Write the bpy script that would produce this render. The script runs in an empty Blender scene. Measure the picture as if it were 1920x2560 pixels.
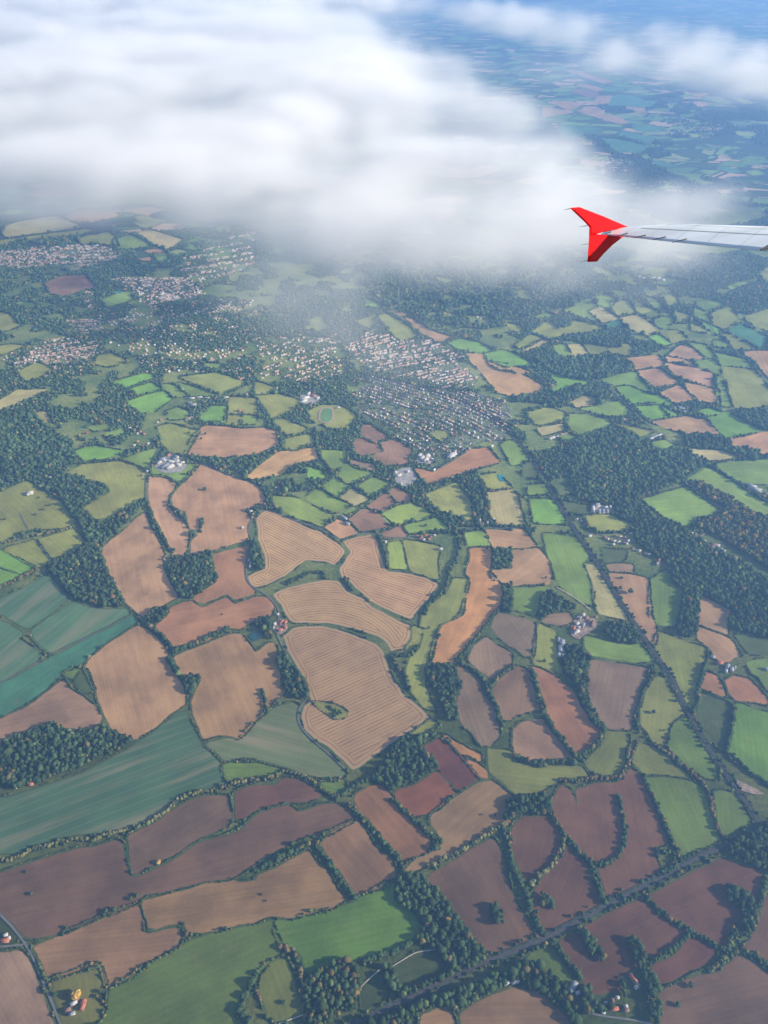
import bpy, bmesh, math, random
import numpy as np
from mathutils import Vector, Matrix, geometry
R = math.radians
random.seed(5); rng = np.random.default_rng(7)
sc = bpy.context.scene
# ---------------------------------------------------------------- camera
CAM = Vector((0, 0, 2100))
cam = bpy.data.objects.new("camera", bpy.data.cameras.new("camera")); sc.collection.objects.link(cam)
cam.location = CAM; cam.rotation_euler = (R(90 - 38), 0, 0)
cam.data.sensor_fit = 'VERTICAL'; cam.data.angle = R(66); cam.data.clip_start = 0.5; cam.data.clip_end = 400000
sc.camera = cam
# ---------------------------------------------------------------- light
SUN_EL, SUN_AZ = 23.0, -9.0          # azimuth counter-clockwise from +X
SKY, SUNP, EXPO = 0.08, 5.0, 0.98
w = bpy.data.worlds.new("World"); sc.world = w; w.use_nodes = True
nt = w.node_tree; bg = nt.nodes['Background']
sky = nt.nodes.new('ShaderNodeTexSky'); sky.sky_type = 'NISHITA'; sky.sun_disc = False
sky.sun_elevation = R(SUN_EL); sky.sun_rotation = R(90 - SUN_AZ); sky.altitude = 500
nt.links.new(sky.outputs[0], bg.inputs[0]); bg.inputs[1].default_value = SKY
sl = bpy.data.lights.new("sun", 'SUN'); sl.energy = SUNP; sl.angle = R(0.5); sl.color = (1, .885, .71)
so = bpy.data.objects.new("sun", sl); sc.collection.objects.link(so)
sd = Vector((math.cos(R(SUN_AZ)) * math.cos(R(SUN_EL)), math.sin(R(SUN_AZ)) * math.cos(R(SUN_EL)), math.sin(R(SUN_EL))))
so.rotation_euler = sd.to_track_quat('Z', 'Y').to_euler()
sc.view_settings.view_transform = 'Standard'; sc.view_settings.look = 'None'
sc.view_settings.exposure = EXPO; sc.view_settings.gamma = 1
cy = sc.cycles
cy.max_bounces = 8; cy.volume_bounces = 6; cy.diffuse_bounces = 2; cy.glossy_bounces = 2; cy.transparent_max_bounces = 8
cy.volume_step_rate = 1.0; cy.volume_max_steps = 256

# ---------------------------------------------------------------- data (ground plan in metres)
FIELDS = """
p|purple-brown ploughed field second nearest to the long dark wood|-1047,1087 -1003,1105 -958,1122 -866,1156 -800,1165 -759,1182 -737,1177 -726,1147 -702,1096 -687,1074 -643,1088 -598,1114 -565,1136 -540,1162 -505,1185 -449,1192 -409,1214 -371,1261 -316,1285 -283,1293 -249,1270 -216,1280 -181,1294 -140,1294 -103,1276 -84,1245 -153,1204 -174,1190 -208,1204 -210,1204 -289,1159 -353,1121 -352,1112 -414,1075 -495,1062 -582,1037 -638,1029 -657,1006 -700,984 -730,976 -800,943 -835,926 -915,918 -949,945 -1007,984 -1054,1008 -1080,1075
p|purple-brown ploughed field nearest to the long dark wood|-722,1197 -699,1213 -660,1234 -623,1271 -589,1300 -547,1318 -498,1326 -460,1320 -441,1261 -446,1227 -487,1206 -527,1187 -563,1151 -610,1127 -650,1096 -682,1083 -697,1110 -724,1191
P|dark purple ploughed field closest to the small copse in the ribbed field|-442,1336 -410,1351 -384,1358 -332,1355 -294,1383 -256,1376 -197,1336 -182,1318 -227,1303 -272,1303 -317,1296 -373,1276 -413,1245 -430,1251
b|light brown field closest to the bottom-left farmhouse|-649,1000 -622,949 -611,926 -591,931 -553,940 -527,939 -516,914 -528,896 -576,870 -595,852 -623,825 -674,804 -680,809 -705,859 -816,823 -833,827 -863,870 -890,897 -837,922 -800,941 -729,972 -656,1002
e|olive green meadow closest to the bottom-left farmhouse|-816,820 -706,856 -678,804 -693,789 -717,782 -665,758 -681,723 -681,684 -734,684 -761,723 -801,782
o|orange-tan field closest to the bright green meadow|-642,1012 -580,1029 -494,1054 -413,1071 -387,1064 -347,1069 -348,1079 -284,1110 -215,1152 -206,1147 -192,1127 -151,1088 -128,1045 -102,1017 -138,992 -202,980 -237,968 -294,974 -333,960 -333,959 -402,943 -471,931 -508,937 -521,959 -555,953 -609,933 -616,949 -639,1000
g|mid green meadow closest to the bright green meadow|-674,723 -661,755 -666,802 -623,823 -591,852 -523,892 -488,914 -420,933 -332,953 -332,955 -293,960 -277,930 -260,899 -260,873 -289,859 -309,834 -314,813 -312,799 -333,789 -349,772 -342,745 -319,684 -677,684
v|vivid green meadow closest to the bright green meadow|-285,964 -237,964 -182,980 -126,990 -78,1012 -20,1041 29,1069 27,1025 41,1006 77,980 100,949 87,922 51,907 -4,881 -50,873 -89,863 -120,870 -145,841 -191,834 -210,877 -235,897 -259,903 -278,937
e|olive green meadow closest to the bright green meadow|-309,830 -289,859 -248,870 -229,841 -214,799 -191,748 -248,725 -280,748 -305,799
b|light brown field closest to the bright green meadow|-174,1191 -153,1205 -84,1243 -62,1224 -44,1195 -21,1159 22,1127 30,1092 30,1073 -21,1045 -68,1025 -87,1041 -113,1084 -149,1127 -173,1172
r|reddish brown field closest to the red ploughed wedge|-91,1318 -41,1356 -14,1362 23,1326 41,1290 76,1246 102,1218 131,1180 125,1154 86,1136 56,1123 30,1141 13,1168 -22,1219 -40,1241 -76,1271
b|light brown field closest to the red ploughed wedge|134,1258 220,1323 283,1366 321,1376 355,1345 379,1318 384,1285 361,1232 323,1222 266,1185 197,1139 128,1114 72,1092 55,1096 81,1123 129,1145 161,1172 158,1200 137,1224 133,1232
p|purple-brown ploughed field closest to the lone oval copse|115,1077 174,1114 246,1154 306,1191 323,1154 334,1096 342,1033 360,984 373,964 388,930 399,922 324,896 297,888 260,877 240,907 208,953 183,988 152,1025 133,1050
d|dark green rough paddock closest to the lone oval copse|19,846 50,863 82,881 129,888 144,877 161,837 133,823 95,813 49,795 34,816
d|dark green rough paddock closest to the bright green meadow|-56,802 -11,837 11,789 -18,768 -51,752
b|light brown field second nearest to the lone oval copse|88,742 137,760 159,758 168,723 169,684 90,684 84,723
b|light brown field nearest to the lone oval copse|180,745 212,765 250,778 290,795 313,802 335,802 368,795 392,782 417,752 442,729 441,684 183,684
P|dark purple ploughed field second nearest to the hidden pond copse|377,1237 411,1258 473,1254 494,1218 512,1187 496,1157 479,1136 444,1101 409,1069 388,1066 371,1096 356,1141 365,1213
P|dark purple ploughed field nearest to the hidden pond copse|511,1168 539,1136 559,1105 559,1066 571,1025 583,1002 529,980 468,953 414,928 404,953 394,992 394,1025 422,1066 467,1114
P|dark purple ploughed field third nearest to the hidden pond copse|490,1303 532,1358 554,1341 568,1294 572,1340 640,1366 705,1366 754,1416 781,1383 787,1310 794,1237 795,1176 751,1159 754,1123 755,1079 703,1058 596,1014 589,1071 588,1105 566,1121 545,1163 517,1199 498,1246
g|mid green meadow second nearest to the railway junction|792,1383 853,1383 924,1372 950,1351 957,1315 948,1246 950,1199 950,1171 895,1163 825,1132 823,1154 816,1219 805,1276
g|mid green meadow nearest to the railway junction|982,1336 1024,1336 1048,1300 1052,1237 1020,1222 976,1199 956,1204 963,1251
P|dark purple ploughed field closest to the railway junction|698,1023 857,1096 929,1129 1012,1104 1031,1088 981,1000 945,945 905,933 875,903 855,903 821,918 781,945 738,976 717,1000
P|dark purple ploughed field nearest to the brick house at lower right|523,949 680,1017 699,996 735,964 775,935 750,907 703,877 658,870 637,848 608,841 591,830 580,816 577,789 506,790 488,813 466,859 441,911 487,928
P|dark purple ploughed field second nearest to the brick house at lower right|782,922 817,907 844,892 813,859 779,848 717,820 683,808 667,830 665,852 706,863 745,888
p|purple-brown ploughed field closest to the brick house at lower right|671,792 706,809 773,830 813,834 858,855 885,877 921,859 948,830 1008,799 954,668 634,668 663,748 661,782
p|purple-brown ploughed field closest to the railway junction|1026,1033 984,984 961,945 937,922 909,911 907,896 943,877 961,863 1023,834 1105,1033
g|mid green meadow third nearest to the railway junction|876,896 900,930 937,924 907,907
g|mid green meadow closest to the hidden pond copse|359,875 382,888 415,899 429,888 461,830 465,813 443,795 408,834 370,859
t|striped teal crop field nearest to the long dark wood|-1171,1303 -1135,1315 -1033,1351 -923,1399 -828,1464 -777,1512 -734,1556 -674,1623 -646,1635 -627,1592 -584,1521 -554,1487 -502,1437 -486,1393 -469,1362 -501,1341 -551,1341 -595,1331 -635,1280 -678,1237 -731,1218 -785,1204 -871,1199 -951,1176 -1006,1148 -1067,1139 -1104,1135
b|light brown field second nearest to the triangular copse|-896,2017 -851,1991 -799,1935 -752,1870 -753,1848 -719,1791 -675,1731 -653,1660 -685,1629 -736,1565 -784,1518 -833,1538 -874,1562 -900,1604 -934,1654 -968,1718 -1032,1812 -1025,1859 -991,1913 -941,1972
b|light brown field nearest to the triangular copse|-740,1866 -651,1913 -551,1972 -517,1972 -483,1928 -451,1884 -412,1928 -390,1928 -374,1877 -361,1807 -336,1713 -348,1784 -330,1705 -371,1660 -387,1623 -414,1592 -441,1544 -458,1521 -484,1533 -524,1538 -569,1518 -592,1562 -622,1616 -637,1666 -631,1718 -619,1777 -695,1777 -711,1805
r|reddish brown field second nearest to the square wood|-835,2011 -799,2065 -802,2106 -756,2134 -722,2138 -680,2102 -598,2163 -562,2122 -487,2163 -440,2163 -411,2114 -417,2065 -471,2042 -521,1995 -567,2003 -629,1942 -743,1906 -780,1950
c|striped brown field closest to the long dark wood|-1243,1598 -1171,1647 -1091,1764 -1065,1731 -993,1679 -937,1647 -919,1616 -915,1586 -941,1556 -988,1550 -1017,1562 -1048,1583 -1069,1586 -1128,1556 -1207,1504 -1244,1487 -1281,1580
t|striped teal crop field closest to the white mansion|-1457,2155 -1390,2214 -1328,2293 -1286,2258 -1230,2197 -1188,2155 -1240,2065 -1289,1995 -1314,2003 -1379,2042 -1426,2073 -1487,2098 -1496,2122
t|striped teal crop field closest to the square wood|-1285,1984 -1234,2065 -1179,2147 -1117,2114 -1031,2098 -964,2106 -939,2073 -1007,2011 -1171,1877 -1227,1913
t|striped teal crop field second nearest to the long dark wood|-1413,2042 -1373,2026 -1300,1980 -1301,1950 -1254,1913 -1185,1870 -1230,1814 -1300,1746 -1342,1733 -1477,2073
T|plain teal crop field closest to the long dark wood|-1166,1863 -931,2065 -900,2034 -952,1972 -1011,1906 -1038,1848 -1065,1814 -1103,1783 -1151,1692 -1207,1635 -1245,1604 -1283,1586 -1343,1737 -1299,1744 -1238,1793
d|dark green rough paddock closest to the long dark wood|-1049,1764 -1032,1812 -966,1711 -995,1705 -1034,1731
g|mid green meadow closest to the long dark wood|-1099,1786 -1070,1814 -1047,1807 -1055,1766
u|faded green-brown crop field closest to the small copse in the ribbed field|-413,1586 -387,1619 -369,1641 -301,1666 -279,1654 -278,1604 -261,1556 -229,1515 -167,1464 -112,1399 -121,1383 -181,1377 -238,1393 -297,1420 -395,1448 -480,1442 -499,1448 -568,1509 -483,1527 -453,1521 -421,1580
g|mid green meadow second nearest to the small copse in the ribbed field|-492,1434 -394,1442 -394,1437 -320,1415 -332,1393 -388,1393 -396,1388 -469,1372 -489,1409
g|mid green meadow nearest to the small copse in the ribbed field|-248,1393 -181,1372 -116,1377 -115,1341 -164,1326 -179,1341 -190,1372
s1|huge ribbed stubble field wrapped round a small copse|-364,1961 -331,2003 -298,2012 -231,2012 -168,1995 -72,1950 -22,1920 0,1884 16,1814 37,1752 47,1744 67,1698 107,1660 151,1607 114,1574 64,1538 10,1492 -33,1453 -91,1407 -108,1420 -169,1487 -219,1521 -257,1562 -270,1604 -269,1647 -240,1673 -259,1718 -278,1757 -279,1779 -337,1884
s2|fan-shaped ribbed stubble field above the huge one|-429,2176 -374,2214 -305,2240 -240,2258 -174,2253 -136,2189 -76,2155 -46,2114 12,2073 74,2026 102,2011 94,1950 71,1898 27,1884 11,1920 -16,1957 -84,1988 -175,2018 -243,2026 -333,2026 -366,2065 -382,2114
s3|ribbed stubble field at the left of the lane bends|-549,2650 -516,2704 -438,2666 -347,2602 -265,2551 -190,2481 -157,2432 -167,2385 -196,2339 -241,2366 -315,2371 -349,2329 -381,2284 -459,2223 -493,2214 -519,2232 -537,2280 -471,2325 -487,2413 -523,2501
s4|ribbed stubble field stepping down to the valley meadow|-172,2491 -115,2521 -45,2536 -25,2481 -6,2385 12,2311 79,2302 163,2271 216,2236 176,2163 127,2089 100,2042 40,2073 -40,2130 -113,2214 -138,2249 -168,2267 -180,2320 -160,2366 -138,2423
O|rusty orange field closest to the orange bare field|350,2447 436,2452 431,2376 414,2302 454,2232 454,2180 420,2089 378,2018 328,1957 283,1884 247,1831 161,1834 175,1906 209,2011 286,2065 338,2267 322,2293 347,2376
e|olive green meadow second nearest to the tall wood below the orange field|130,2011 143,2065 175,2130 249,2197 271,2267 331,2262 289,2069 209,2022 196,1988 162,1848 139,1807 141,1731 154,1673 167,1629 132,1647 93,1705 74,1764 80,1812 87,1855 126,1898 145,1965
e|olive green meadow third nearest to the tall wood below the orange field|104,2011 140,1995 127,1928 87,1884 27,1870 33,1880 77,1895 100,1950
e|olive green meadow nearest to the tall wood below the orange field|155,1598 179,1574 113,1544 79,1538
n|maroon ploughed field closest to the red ploughed wedge|123,1492 176,1527 200,1521 289,1383 230,1341 221,1341 165,1409 157,1442
O|rusty orange field closest to the red ploughed wedge|179,1533 196,1537 229,1509 265,1484 300,1464 297,1437 272,1453 244,1464 280,1437 311,1409 315,1380 294,1380 205,1518
R|brick-red ploughed field closest to the red ploughed wedge|28,1333 97,1362 160,1407 216,1333 158,1280 130,1266 81,1254 50,1295
e|olive green meadow closest to the red ploughed wedge|323,1487 361,1481 399,1475 394,1437 463,1426 599,1420 621,1388 573,1383 535,1377 489,1351 439,1326 401,1318 381,1336 357,1367 324,1399
h|dull brown-green field closest to the tall wood below the orange field|245,1812 272,1819 325,1751 329,1692 357,1660 371,1604 367,1533 334,1492 305,1498 289,1533 244,1586 240,1666 261,1737
h|dull brown-green field second nearest to the orange bare field|291,1848 318,1913 367,1957 401,1920 450,1877 445,1841 368,1763 329,1800
h|dull brown-green field nearest to the orange bare field|389,2011 419,2081 474,2065 474,2065 555,2034 525,1870 497,1863 455,1913 454,1906 406,1965
p|purple-brown ploughed field closest to the tall wood below the orange field|363,1718 394,1764 441,1805 443,1819 475,1819 497,1791 506,1711 515,1635 469,1629 415,1604 414,1592 385,1598 371,1654
c|striped brown field closest to the red ploughed wedge|415,1562 448,1589 519,1598 528,1562 551,1521 576,1475 585,1442 488,1431 433,1448 407,1464 405,1509
r|reddish brown field closest to the farm among trees|507,1819 547,1805 598,1764 636,1711 645,1654 663,1592 694,1550 679,1504 638,1470 602,1456 580,1492 555,1544 535,1604 529,1692 519,1757
h|dull brown-green field second nearest to the farm among trees|718,1850 819,1832 910,1812 887,1764 854,1718 831,1647 804,1598 784,1556 716,1562 695,1604 674,1673 693,1764
e|olive green meadow second nearest to the small farm at the right edge|842,1647 879,1711 935,1784 949,1777 963,1718 981,1623 932,1592 907,1556 887,1504 852,1498 843,1521 841,1550 824,1580
g|mid green meadow second nearest to the small farm at the right edge|901,1527 929,1580 981,1604 997,1544 1014,1475 1015,1420 1010,1377 974,1383 951,1399 917,1442 891,1498
e|olive green meadow third nearest to the small farm at the right edge|764,1437 801,1509 845,1492 876,1464 895,1431 928,1383 855,1391 787,1396
e|olive green meadow second nearest to the farm among trees|617,1437 670,1487 702,1544 773,1553 775,1521 757,1487 746,1442 717,1399 673,1391 625,1409
e|olive green meadow nearest to the small farm at the right edge|995,1984 1066,1942 1143,1906 1117,1841 1060,1746 1037,1689 1022,1641 1003,1629 996,1654 984,1737 968,1791 958,1870 968,1928
d|dark green rough paddock second nearest to the small farm at the right edge|1055,1705 1092,1685 1132,1666 1142,1635 1105,1544 1064,1481 1044,1492 1027,1562 1009,1616 1027,1641
v|vivid green meadow closest to the small farm at the right edge|1162,1663 1209,1641 1252,1623 1318,1610 1203,1326 1155,1370 1120,1399 1066,1459 1097,1521 1125,1574
r|reddish brown field nearest to the small farm at the right edge|1069,1751 1107,1794 1138,1777 1146,1737 1135,1689 1099,1705 1061,1731
r|reddish brown field second nearest to the small farm at the right edge|1159,1754 1192,1781 1244,1764 1274,1679 1264,1654 1214,1666 1165,1673 1150,1705
g|mid green meadow nearest to the small farm at the right edge|1256,1841 1332,1855 1418,1855 1357,1706 1287,1713 1279,1773 1263,1786
b|light brown field nearest to the small farm at the right edge|1143,2011 1234,1957 1249,1928 1250,1870 1197,1841 1162,1848 1151,1913 1124,1950
b|light brown field second nearest to the small farm at the right edge|1210,2168 1294,2089 1255,2026 1241,1969 1147,2022 1165,2081
d|dark green rough paddock nearest to the small farm at the right edge|1263,1969 1326,1957 1374,1939 1447,1928 1424,1870 1286,1877 1274,1920
g|mid green meadow nearest to the farm among trees|722,1961 789,1939 840,1920 911,1920 936,1870 929,1841 875,1841 782,1855 725,1870 712,1913
e|olive green meadow nearest to the farm among trees|565,2026 621,1988 614,1913 604,1855 613,1786 519,1831 537,1913
h|dull brown-green field nearest to the farm among trees|613,2073 694,2081 690,2026 659,2011 577,2030
w|straw-coloured rough field closest to the farm among trees|801,2357 830,2348 849,2320 874,2214 909,2065 897,2042 796,2073 794,2147 812,2232
g|mid green meadow third nearest to the farm among trees|668,2546 800,2511 819,2413 822,2366 794,2352 801,2267 805,2197 781,2114 720,2155 675,2232 672,2320 662,2413
b|light brown field closest to the farm among trees|884,2298 963,2289 1033,2267 1016,2189 990,2081 992,2003 967,1924 945,1924 934,1988 912,2081 897,2163 884,2232
g|mid green meadow fourth nearest to the farm among trees|1040,2258 1118,2320 1117,2232 1148,2197 1101,2098 1058,2011 1008,2011 984,2050 1007,2147
g|mid green meadow second nearest to the farm among trees|493,2214 637,2223 639,2197 593,2130 560,2065 532,2073 479,2106
b|light brown field nearest to the orange bare field|521,2432 630,2447 656,2376 666,2302 639,2232 555,2227 494,2223 422,2267 421,2311 507,2320
b|light brown field second nearest to the orange bare field|419,2566 538,2561 539,2571 584,2566 626,2461 573,2442 523,2447 447,2442 444,2471
g|mid green meadow closest to the orange bare field|336,2541 415,2563 437,2459 348,2454
v|vivid green meadow closest to the grey sheds under the big forest|648,2782 735,2776 758,2709 779,2608 675,2608 639,2613
w|straw-coloured rough field closest to the grey sheds under the big forest|463,2836 574,2848 590,2813 593,2680 596,2605 484,2595 460,2680
d|dark green rough paddock nearest to the grey sheds under the big forest|789,2770 864,2737 903,2731 891,2671 794,2687
e|olive green meadow closest to the grey sheds under the big forest|870,2666 969,2666 1053,2602 1033,2571 911,2551 868,2592
h|dull brown-green field closest to the grey sheds under the big forest|886,2348 990,2348 978,2298 894,2304
d|dark green rough paddock third nearest to the grey sheds under the big forest|894,2442 986,2432 966,2376 882,2362
g|mid green meadow second nearest to the big forest|1145,2779 1364,2871 1401,2790 1456,2690 1342,2647 1277,2585 1210,2647 1164,2723
d|dark green rough paddock third nearest to the small farm at the right edge|1315,2521 1360,2541 1435,2442 1574,2240 1553,2189 1471,2284 1412,2376 1360,2442
g|mid green meadow sixth nearest to the far green farm|1373,2925 1510,3024 1549,2968 1595,2895 1637,2802 1683,2745 1752,2680 1718,2595 1600,2664 1554,2723 1505,2836 1424,2907
g|mid green meadow fifth nearest to the far green farm|1548,3049 1658,3075 1815,3088 1920,3094 1816,2836 1741,2895 1630,2895 1580,2955
w|straw-coloured rough field closest to the far green farm|1464,3180 1623,3166 1684,3107 1536,3081 1490,3120
b|light brown field second nearest to the far green farm|1352,3427 1558,3487 1638,3442 1657,3311 1514,3318 1413,3369
v|vivid green meadow fifth nearest to the far green farm|1652,3472 1777,3526 1821,3427 1882,3340 1691,3276 1661,3369
b|light brown field fifth nearest to the far green farm|1696,3269 1912,3340 2037,3383 1925,3107 1794,3146 1690,3187
v|vivid green meadow third nearest to the far green farm|1315,3592 1430,3615 1458,3469 1356,3442 1324,3503
v|vivid green meadow fourth nearest to the far green farm|1263,3785 1333,3797 1405,3718 1470,3685 1522,3580 1451,3615 1308,3596 1275,3693
v|vivid green meadow nearest to the far green farm|1437,3609 1518,3487 1466,3472
b|light brown field fourth nearest to the far green farm|1428,3970 1549,4003 1613,3837 1479,3777 1426,3898
b|light brown field sixth nearest to the far green farm|1377,4120 1585,4169 1597,4082 1564,4026 1423,3989
c|striped brown field nearest to the far green farm|1601,4063 1712,4054 1831,3934 1791,3785 1643,3881 1619,3916
b|light brown field third nearest to the far green farm|1633,3846 1799,3760 1754,3612 1654,3644
b|light brown field nearest to the far green farm|1479,3718 1606,3811 1649,3652 1531,3612
c|striped brown field second nearest to the far green farm|1653,4169 1755,4288 1807,4278 1845,4139 1780,4101 1702,4139
b|light brown field seventh nearest to the far green farm|1634,4149 1752,4097 1756,4026 1626,4091
g|mid green meadow second nearest to the far green farm|1197,3863 1315,3934 1408,3961 1413,3881 1436,3743 1391,3760 1339,3820 1244,3811
g|mid green meadow fourth nearest to the big forest|1018,3557 1158,3612 1245,3636 1268,3534 1241,3487 1131,3487
w|straw-coloured rough field second nearest to the big forest|983,3628 1078,3698 1120,3661 1098,3596 1005,3573
v|vivid green meadow second nearest to the winglet's shadowed valley|924,3934 971,3934 1044,3863 1117,3846 1024,3760 916,3710 899,3760 950,3811
o|orange-tan field nearest to the town centre|481,4188 584,4178 580,4054 633,3980 716,3952 780,3916 874,3785 792,3710 888,3693 802,3669 682,3693 606,3735 589,3811 532,4007 502,4063
o|orange-tan field second nearest to the town centre|588,4091 727,4041 820,3961 765,3934 717,3961 639,3992
v|vivid green meadow nearest to the town centre|589,4188 697,4228 747,4198 793,4139 833,4044 691,4026 595,4111
v|vivid green meadow second nearest to the town centre|379,4339 484,4385 596,4298 633,4218 540,4188 428,4258
b|light brown field closest to the town centre|30,4787 100,4787 166,4670 258,4535 311,4469 411,4405 341,4322 271,4405 200,4513 146,4647
e|olive green meadow fourth nearest to the town centre|-39,4716 20,4740 88,4647 162,4535 197,4426 111,4353 47,4448
e|olive green meadow seventh nearest to the running track|-173,4624 -49,4740 -57,4602 -85,4513
v|vivid green meadow second nearest to the running track|-132,4985 -70,4934 0,4836 -109,4836
v|vivid green meadow third nearest to the town centre|387,4322 465,4384 561,4322 633,4220 540,4191 428,4260
p|purple-brown ploughed field closest to the running track|-108,3398 -77,3401 23,3283 -45,3234 -114,3297
p|purple-brown ploughed field fourth nearest to the sewage works|-143,3241 -129,3290 -7,3200 2,3176 -95,3120 -132,3140
p|purple-brown ploughed field second nearest to the sewage works|-73,3107 8,3166 -22,3230 53,3269 134,3173 110,3094 116,3055 22,3043
r|reddish brown field closest to the sewage works|141,3024 229,2986 344,3094 416,3173 500,3193 545,3068 409,3005 261,2919 196,2895 170,2943
o|orange-tan field closest to the running track|-596,3017 -503,3160 -407,3166 -328,3200 -314,3094 -419,3043 -476,2968 -584,2925 -635,2943
b|light brown field closest to the big barn farm|-900,3395 -805,3383 -716,3361 -641,3369 -595,3369 -537,3340 -509,3214 -610,3127 -696,3120 -767,3101 -949,3133 -936,3297
b|light brown field second nearest to the square wood|-860,3049 -738,2968 -580,2889 -544,2825 -522,2785 -560,2734 -601,2696 -573,2637 -579,2585 -561,2501 -639,2466 -702,2428 -779,2404 -796,2491 -771,2531 -809,2561 -858,2677 -920,2720 -939,2776 -936,2825 -911,2907
c|striped brown field closest to the big barn farm|-1076,2955 -1013,2955 -940,2895 -958,2802 -941,2723 -885,2647 -856,2634 -815,2541 -808,2423 -804,2376 -850,2385 -853,2432 -898,2491 -954,2602 -1015,2720 -1021,2734 -1058,2848
b|light brown field nearest to the square wood|-1037,2687 -1003,2613 -949,2521 -893,2413 -883,2339 -849,2267 -785,2163 -829,2122 -889,2058 -970,2130 -1047,2240 -1118,2366 -1151,2452 -1102,2541
r|reddish brown field nearest to the square wood|-690,2413 -556,2466 -557,2376 -544,2267 -503,2206 -491,2180 -560,2147 -600,2180 -679,2126 -723,2143 -722,2172 -647,2249 -671,2320
e|olive green meadow nearest to the red tree|-1467,2980 -1409,3049 -1243,3075 -1110,3005 -1062,2790 -1128,2690 -1191,2595 -1252,2658 -1306,2718 -1220,2831 -1293,2895 -1390,2937
e|olive green meadow nearest to the white mansion|-1758,2779 -1686,2860 -1631,2919 -1479,2802 -1423,2757 -1325,2637 -1309,2585 -1484,2564 -1582,2481 -1631,2461
e|olive green meadow third nearest to the white mansion|-1554,2442 -1443,2501 -1331,2357 -1377,2329
e|olive green meadow second nearest to the white mansion|-1430,2501 -1305,2571 -1222,2466 -1314,2362
v|vivid green meadow nearest to the white mansion|-1635,2471 -1563,2432 -1382,2328 -1389,2277 -1526,2336 -1590,2357
v|vivid green meadow second nearest to the white mansion|-1586,2348 -1521,2322 -1399,2273 -1481,2219 -1526,2197
v|vivid green meadow nearest to the red tree|-1494,3160 -1397,3207 -1298,3173 -1235,3160 -1310,3107 -1403,3075 -1445,3120
g|mid green meadow second nearest to the big barn farm|-1233,3094 -1135,3173 -1071,3187 -1094,3094 -1093,3011 -1180,3055
e|olive green meadow nearest to the big barn farm|-1138,3383 -1082,3412 -921,3340 -949,3133 -1028,3160 -1080,3227 -1106,3311
g|mid green meadow nearest to the big barn farm|-1083,3030 -1056,3055 -945,3043 -867,3049 -911,2907 -939,2907 -998,2955 -1067,2962
g|mid green meadow third nearest to the big barn farm|-1120,3534 -1068,3573 -990,3503 -1013,3457 -1090,3450
v|vivid green meadow nearest to the big barn farm|-940,3487 -894,3588 -820,3580 -803,3420 -924,3442
e|olive green meadow second nearest to the big barn farm|-806,3487 -736,3500 -722,3398 -804,3405
g|mid green meadow nearest to the running track|-728,3495 -657,3495 -646,3412 -719,3405
e|olive green meadow sixth nearest to the running track|-819,3677 -762,3677 -678,3661 -658,3503 -802,3515
v|vivid green meadow second nearest to the big barn farm|-1348,3628 -1282,3693 -1186,3743 -1127,3661 -1188,3534 -1248,3518 -1311,3580
v|vivid green meadow second nearest to the red tree|-1373,3760 -1274,3837 -1208,3768 -1307,3693
v|vivid green meadow third nearest to the red tree|-1484,3846 -1319,3956 -1276,3898 -1386,3777 -1420,3811
g|mid green meadow fifth nearest to the big barn farm|-1210,3811 -1163,3828 -1052,3693 -1122,3677
g|mid green meadow fourth nearest to the big barn farm|-1131,3837 -1038,3794 -887,3693 -1027,3693
e|olive green meadow third nearest to the big barn farm|-1126,3898 -939,3952 -760,3846 -793,3777 -865,3710 -1008,3811
e|olive green meadow second nearest to the red tree|-1644,4063 -1653,4159 -1590,4188 -1466,4091 -1522,4035 -1563,4026
e|olive green meadow nearest to the golf course|-2045,3970 -1981,4072 -1865,3989 -1937,3846 -1991,3881
e|olive green meadow second nearest to the golf course|-2346,4258 -2226,4302 -2129,4288 -2176,4218 -2230,4169 -2303,4149
w|straw-coloured rough field second nearest to the golf course|-1813,3518 -1747,3534 -1687,3427 -1737,3412
g|mid green meadow fourth nearest to the white-roofed works|-1019,4063 -921,4054 -928,3989 -1004,4026
g|mid green meadow nearest to the red tree|-1494,3383 -1402,3412 -1370,3383 -1435,3340
g|mid green meadow second nearest to the red tree|-1385,3325 -1305,3369 -1282,3311 -1358,3283
e|olive green meadow fifth nearest to the running track|-702,3846 -584,3777 -635,3710 -685,3710
e|olive green meadow fourth nearest to the running track|-682,3693 -561,3710 -448,3644 -457,3565 -566,3457 -632,3612
e|olive green meadow second nearest to the running track|-564,3442 -511,3457 -394,3369 -390,3325 -488,3311
e|olive green meadow third nearest to the running track|-484,3269 -367,3318 -342,3241 -430,3166 -476,3187
e|olive green meadow nearest to the running track|-391,3534 -331,3596 -250,3596 -184,3549 -142,3487 -178,3383 -238,3354 -319,3412 -368,3442
g|mid green meadow second nearest to the running track|-308,3173 -177,3160 -195,3055 -235,2974 -310,3043
v|vivid green meadow nearest to the running track|-375,3043 -293,2992 -268,2943 -329,2901
h|dull brown-green field closest to the sewage works|-168,3094 -36,3043 -43,2999 -137,3030
g|mid green meadow second nearest to the sewage works|-209,2955 -194,3030 -151,3043 -50,2980 -160,2889
g|mid green meadow third nearest to the sewage works|-282,2871 -219,2943 -160,2871 -212,2796
g|mid green meadow sixth nearest to the sewage works|-348,2790 -298,2860 -239,2802 -148,2734 -180,2701 -220,2680 -340,2768
w|straw-coloured rough field closest to the sewage works|-194,2785 -145,2860 -68,2779 -128,2729
g|mid green meadow nearest to the sewage works|-115,2877 -49,2949 35,2895 -61,2802
p|purple-brown ploughed field third nearest to the sewage works|-74,2729 7,2825 54,2745 -20,2680
p|purple-brown ploughed field nearest to the sewage works|21,2836 56,2871 117,2802 109,2757 61,2745
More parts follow.
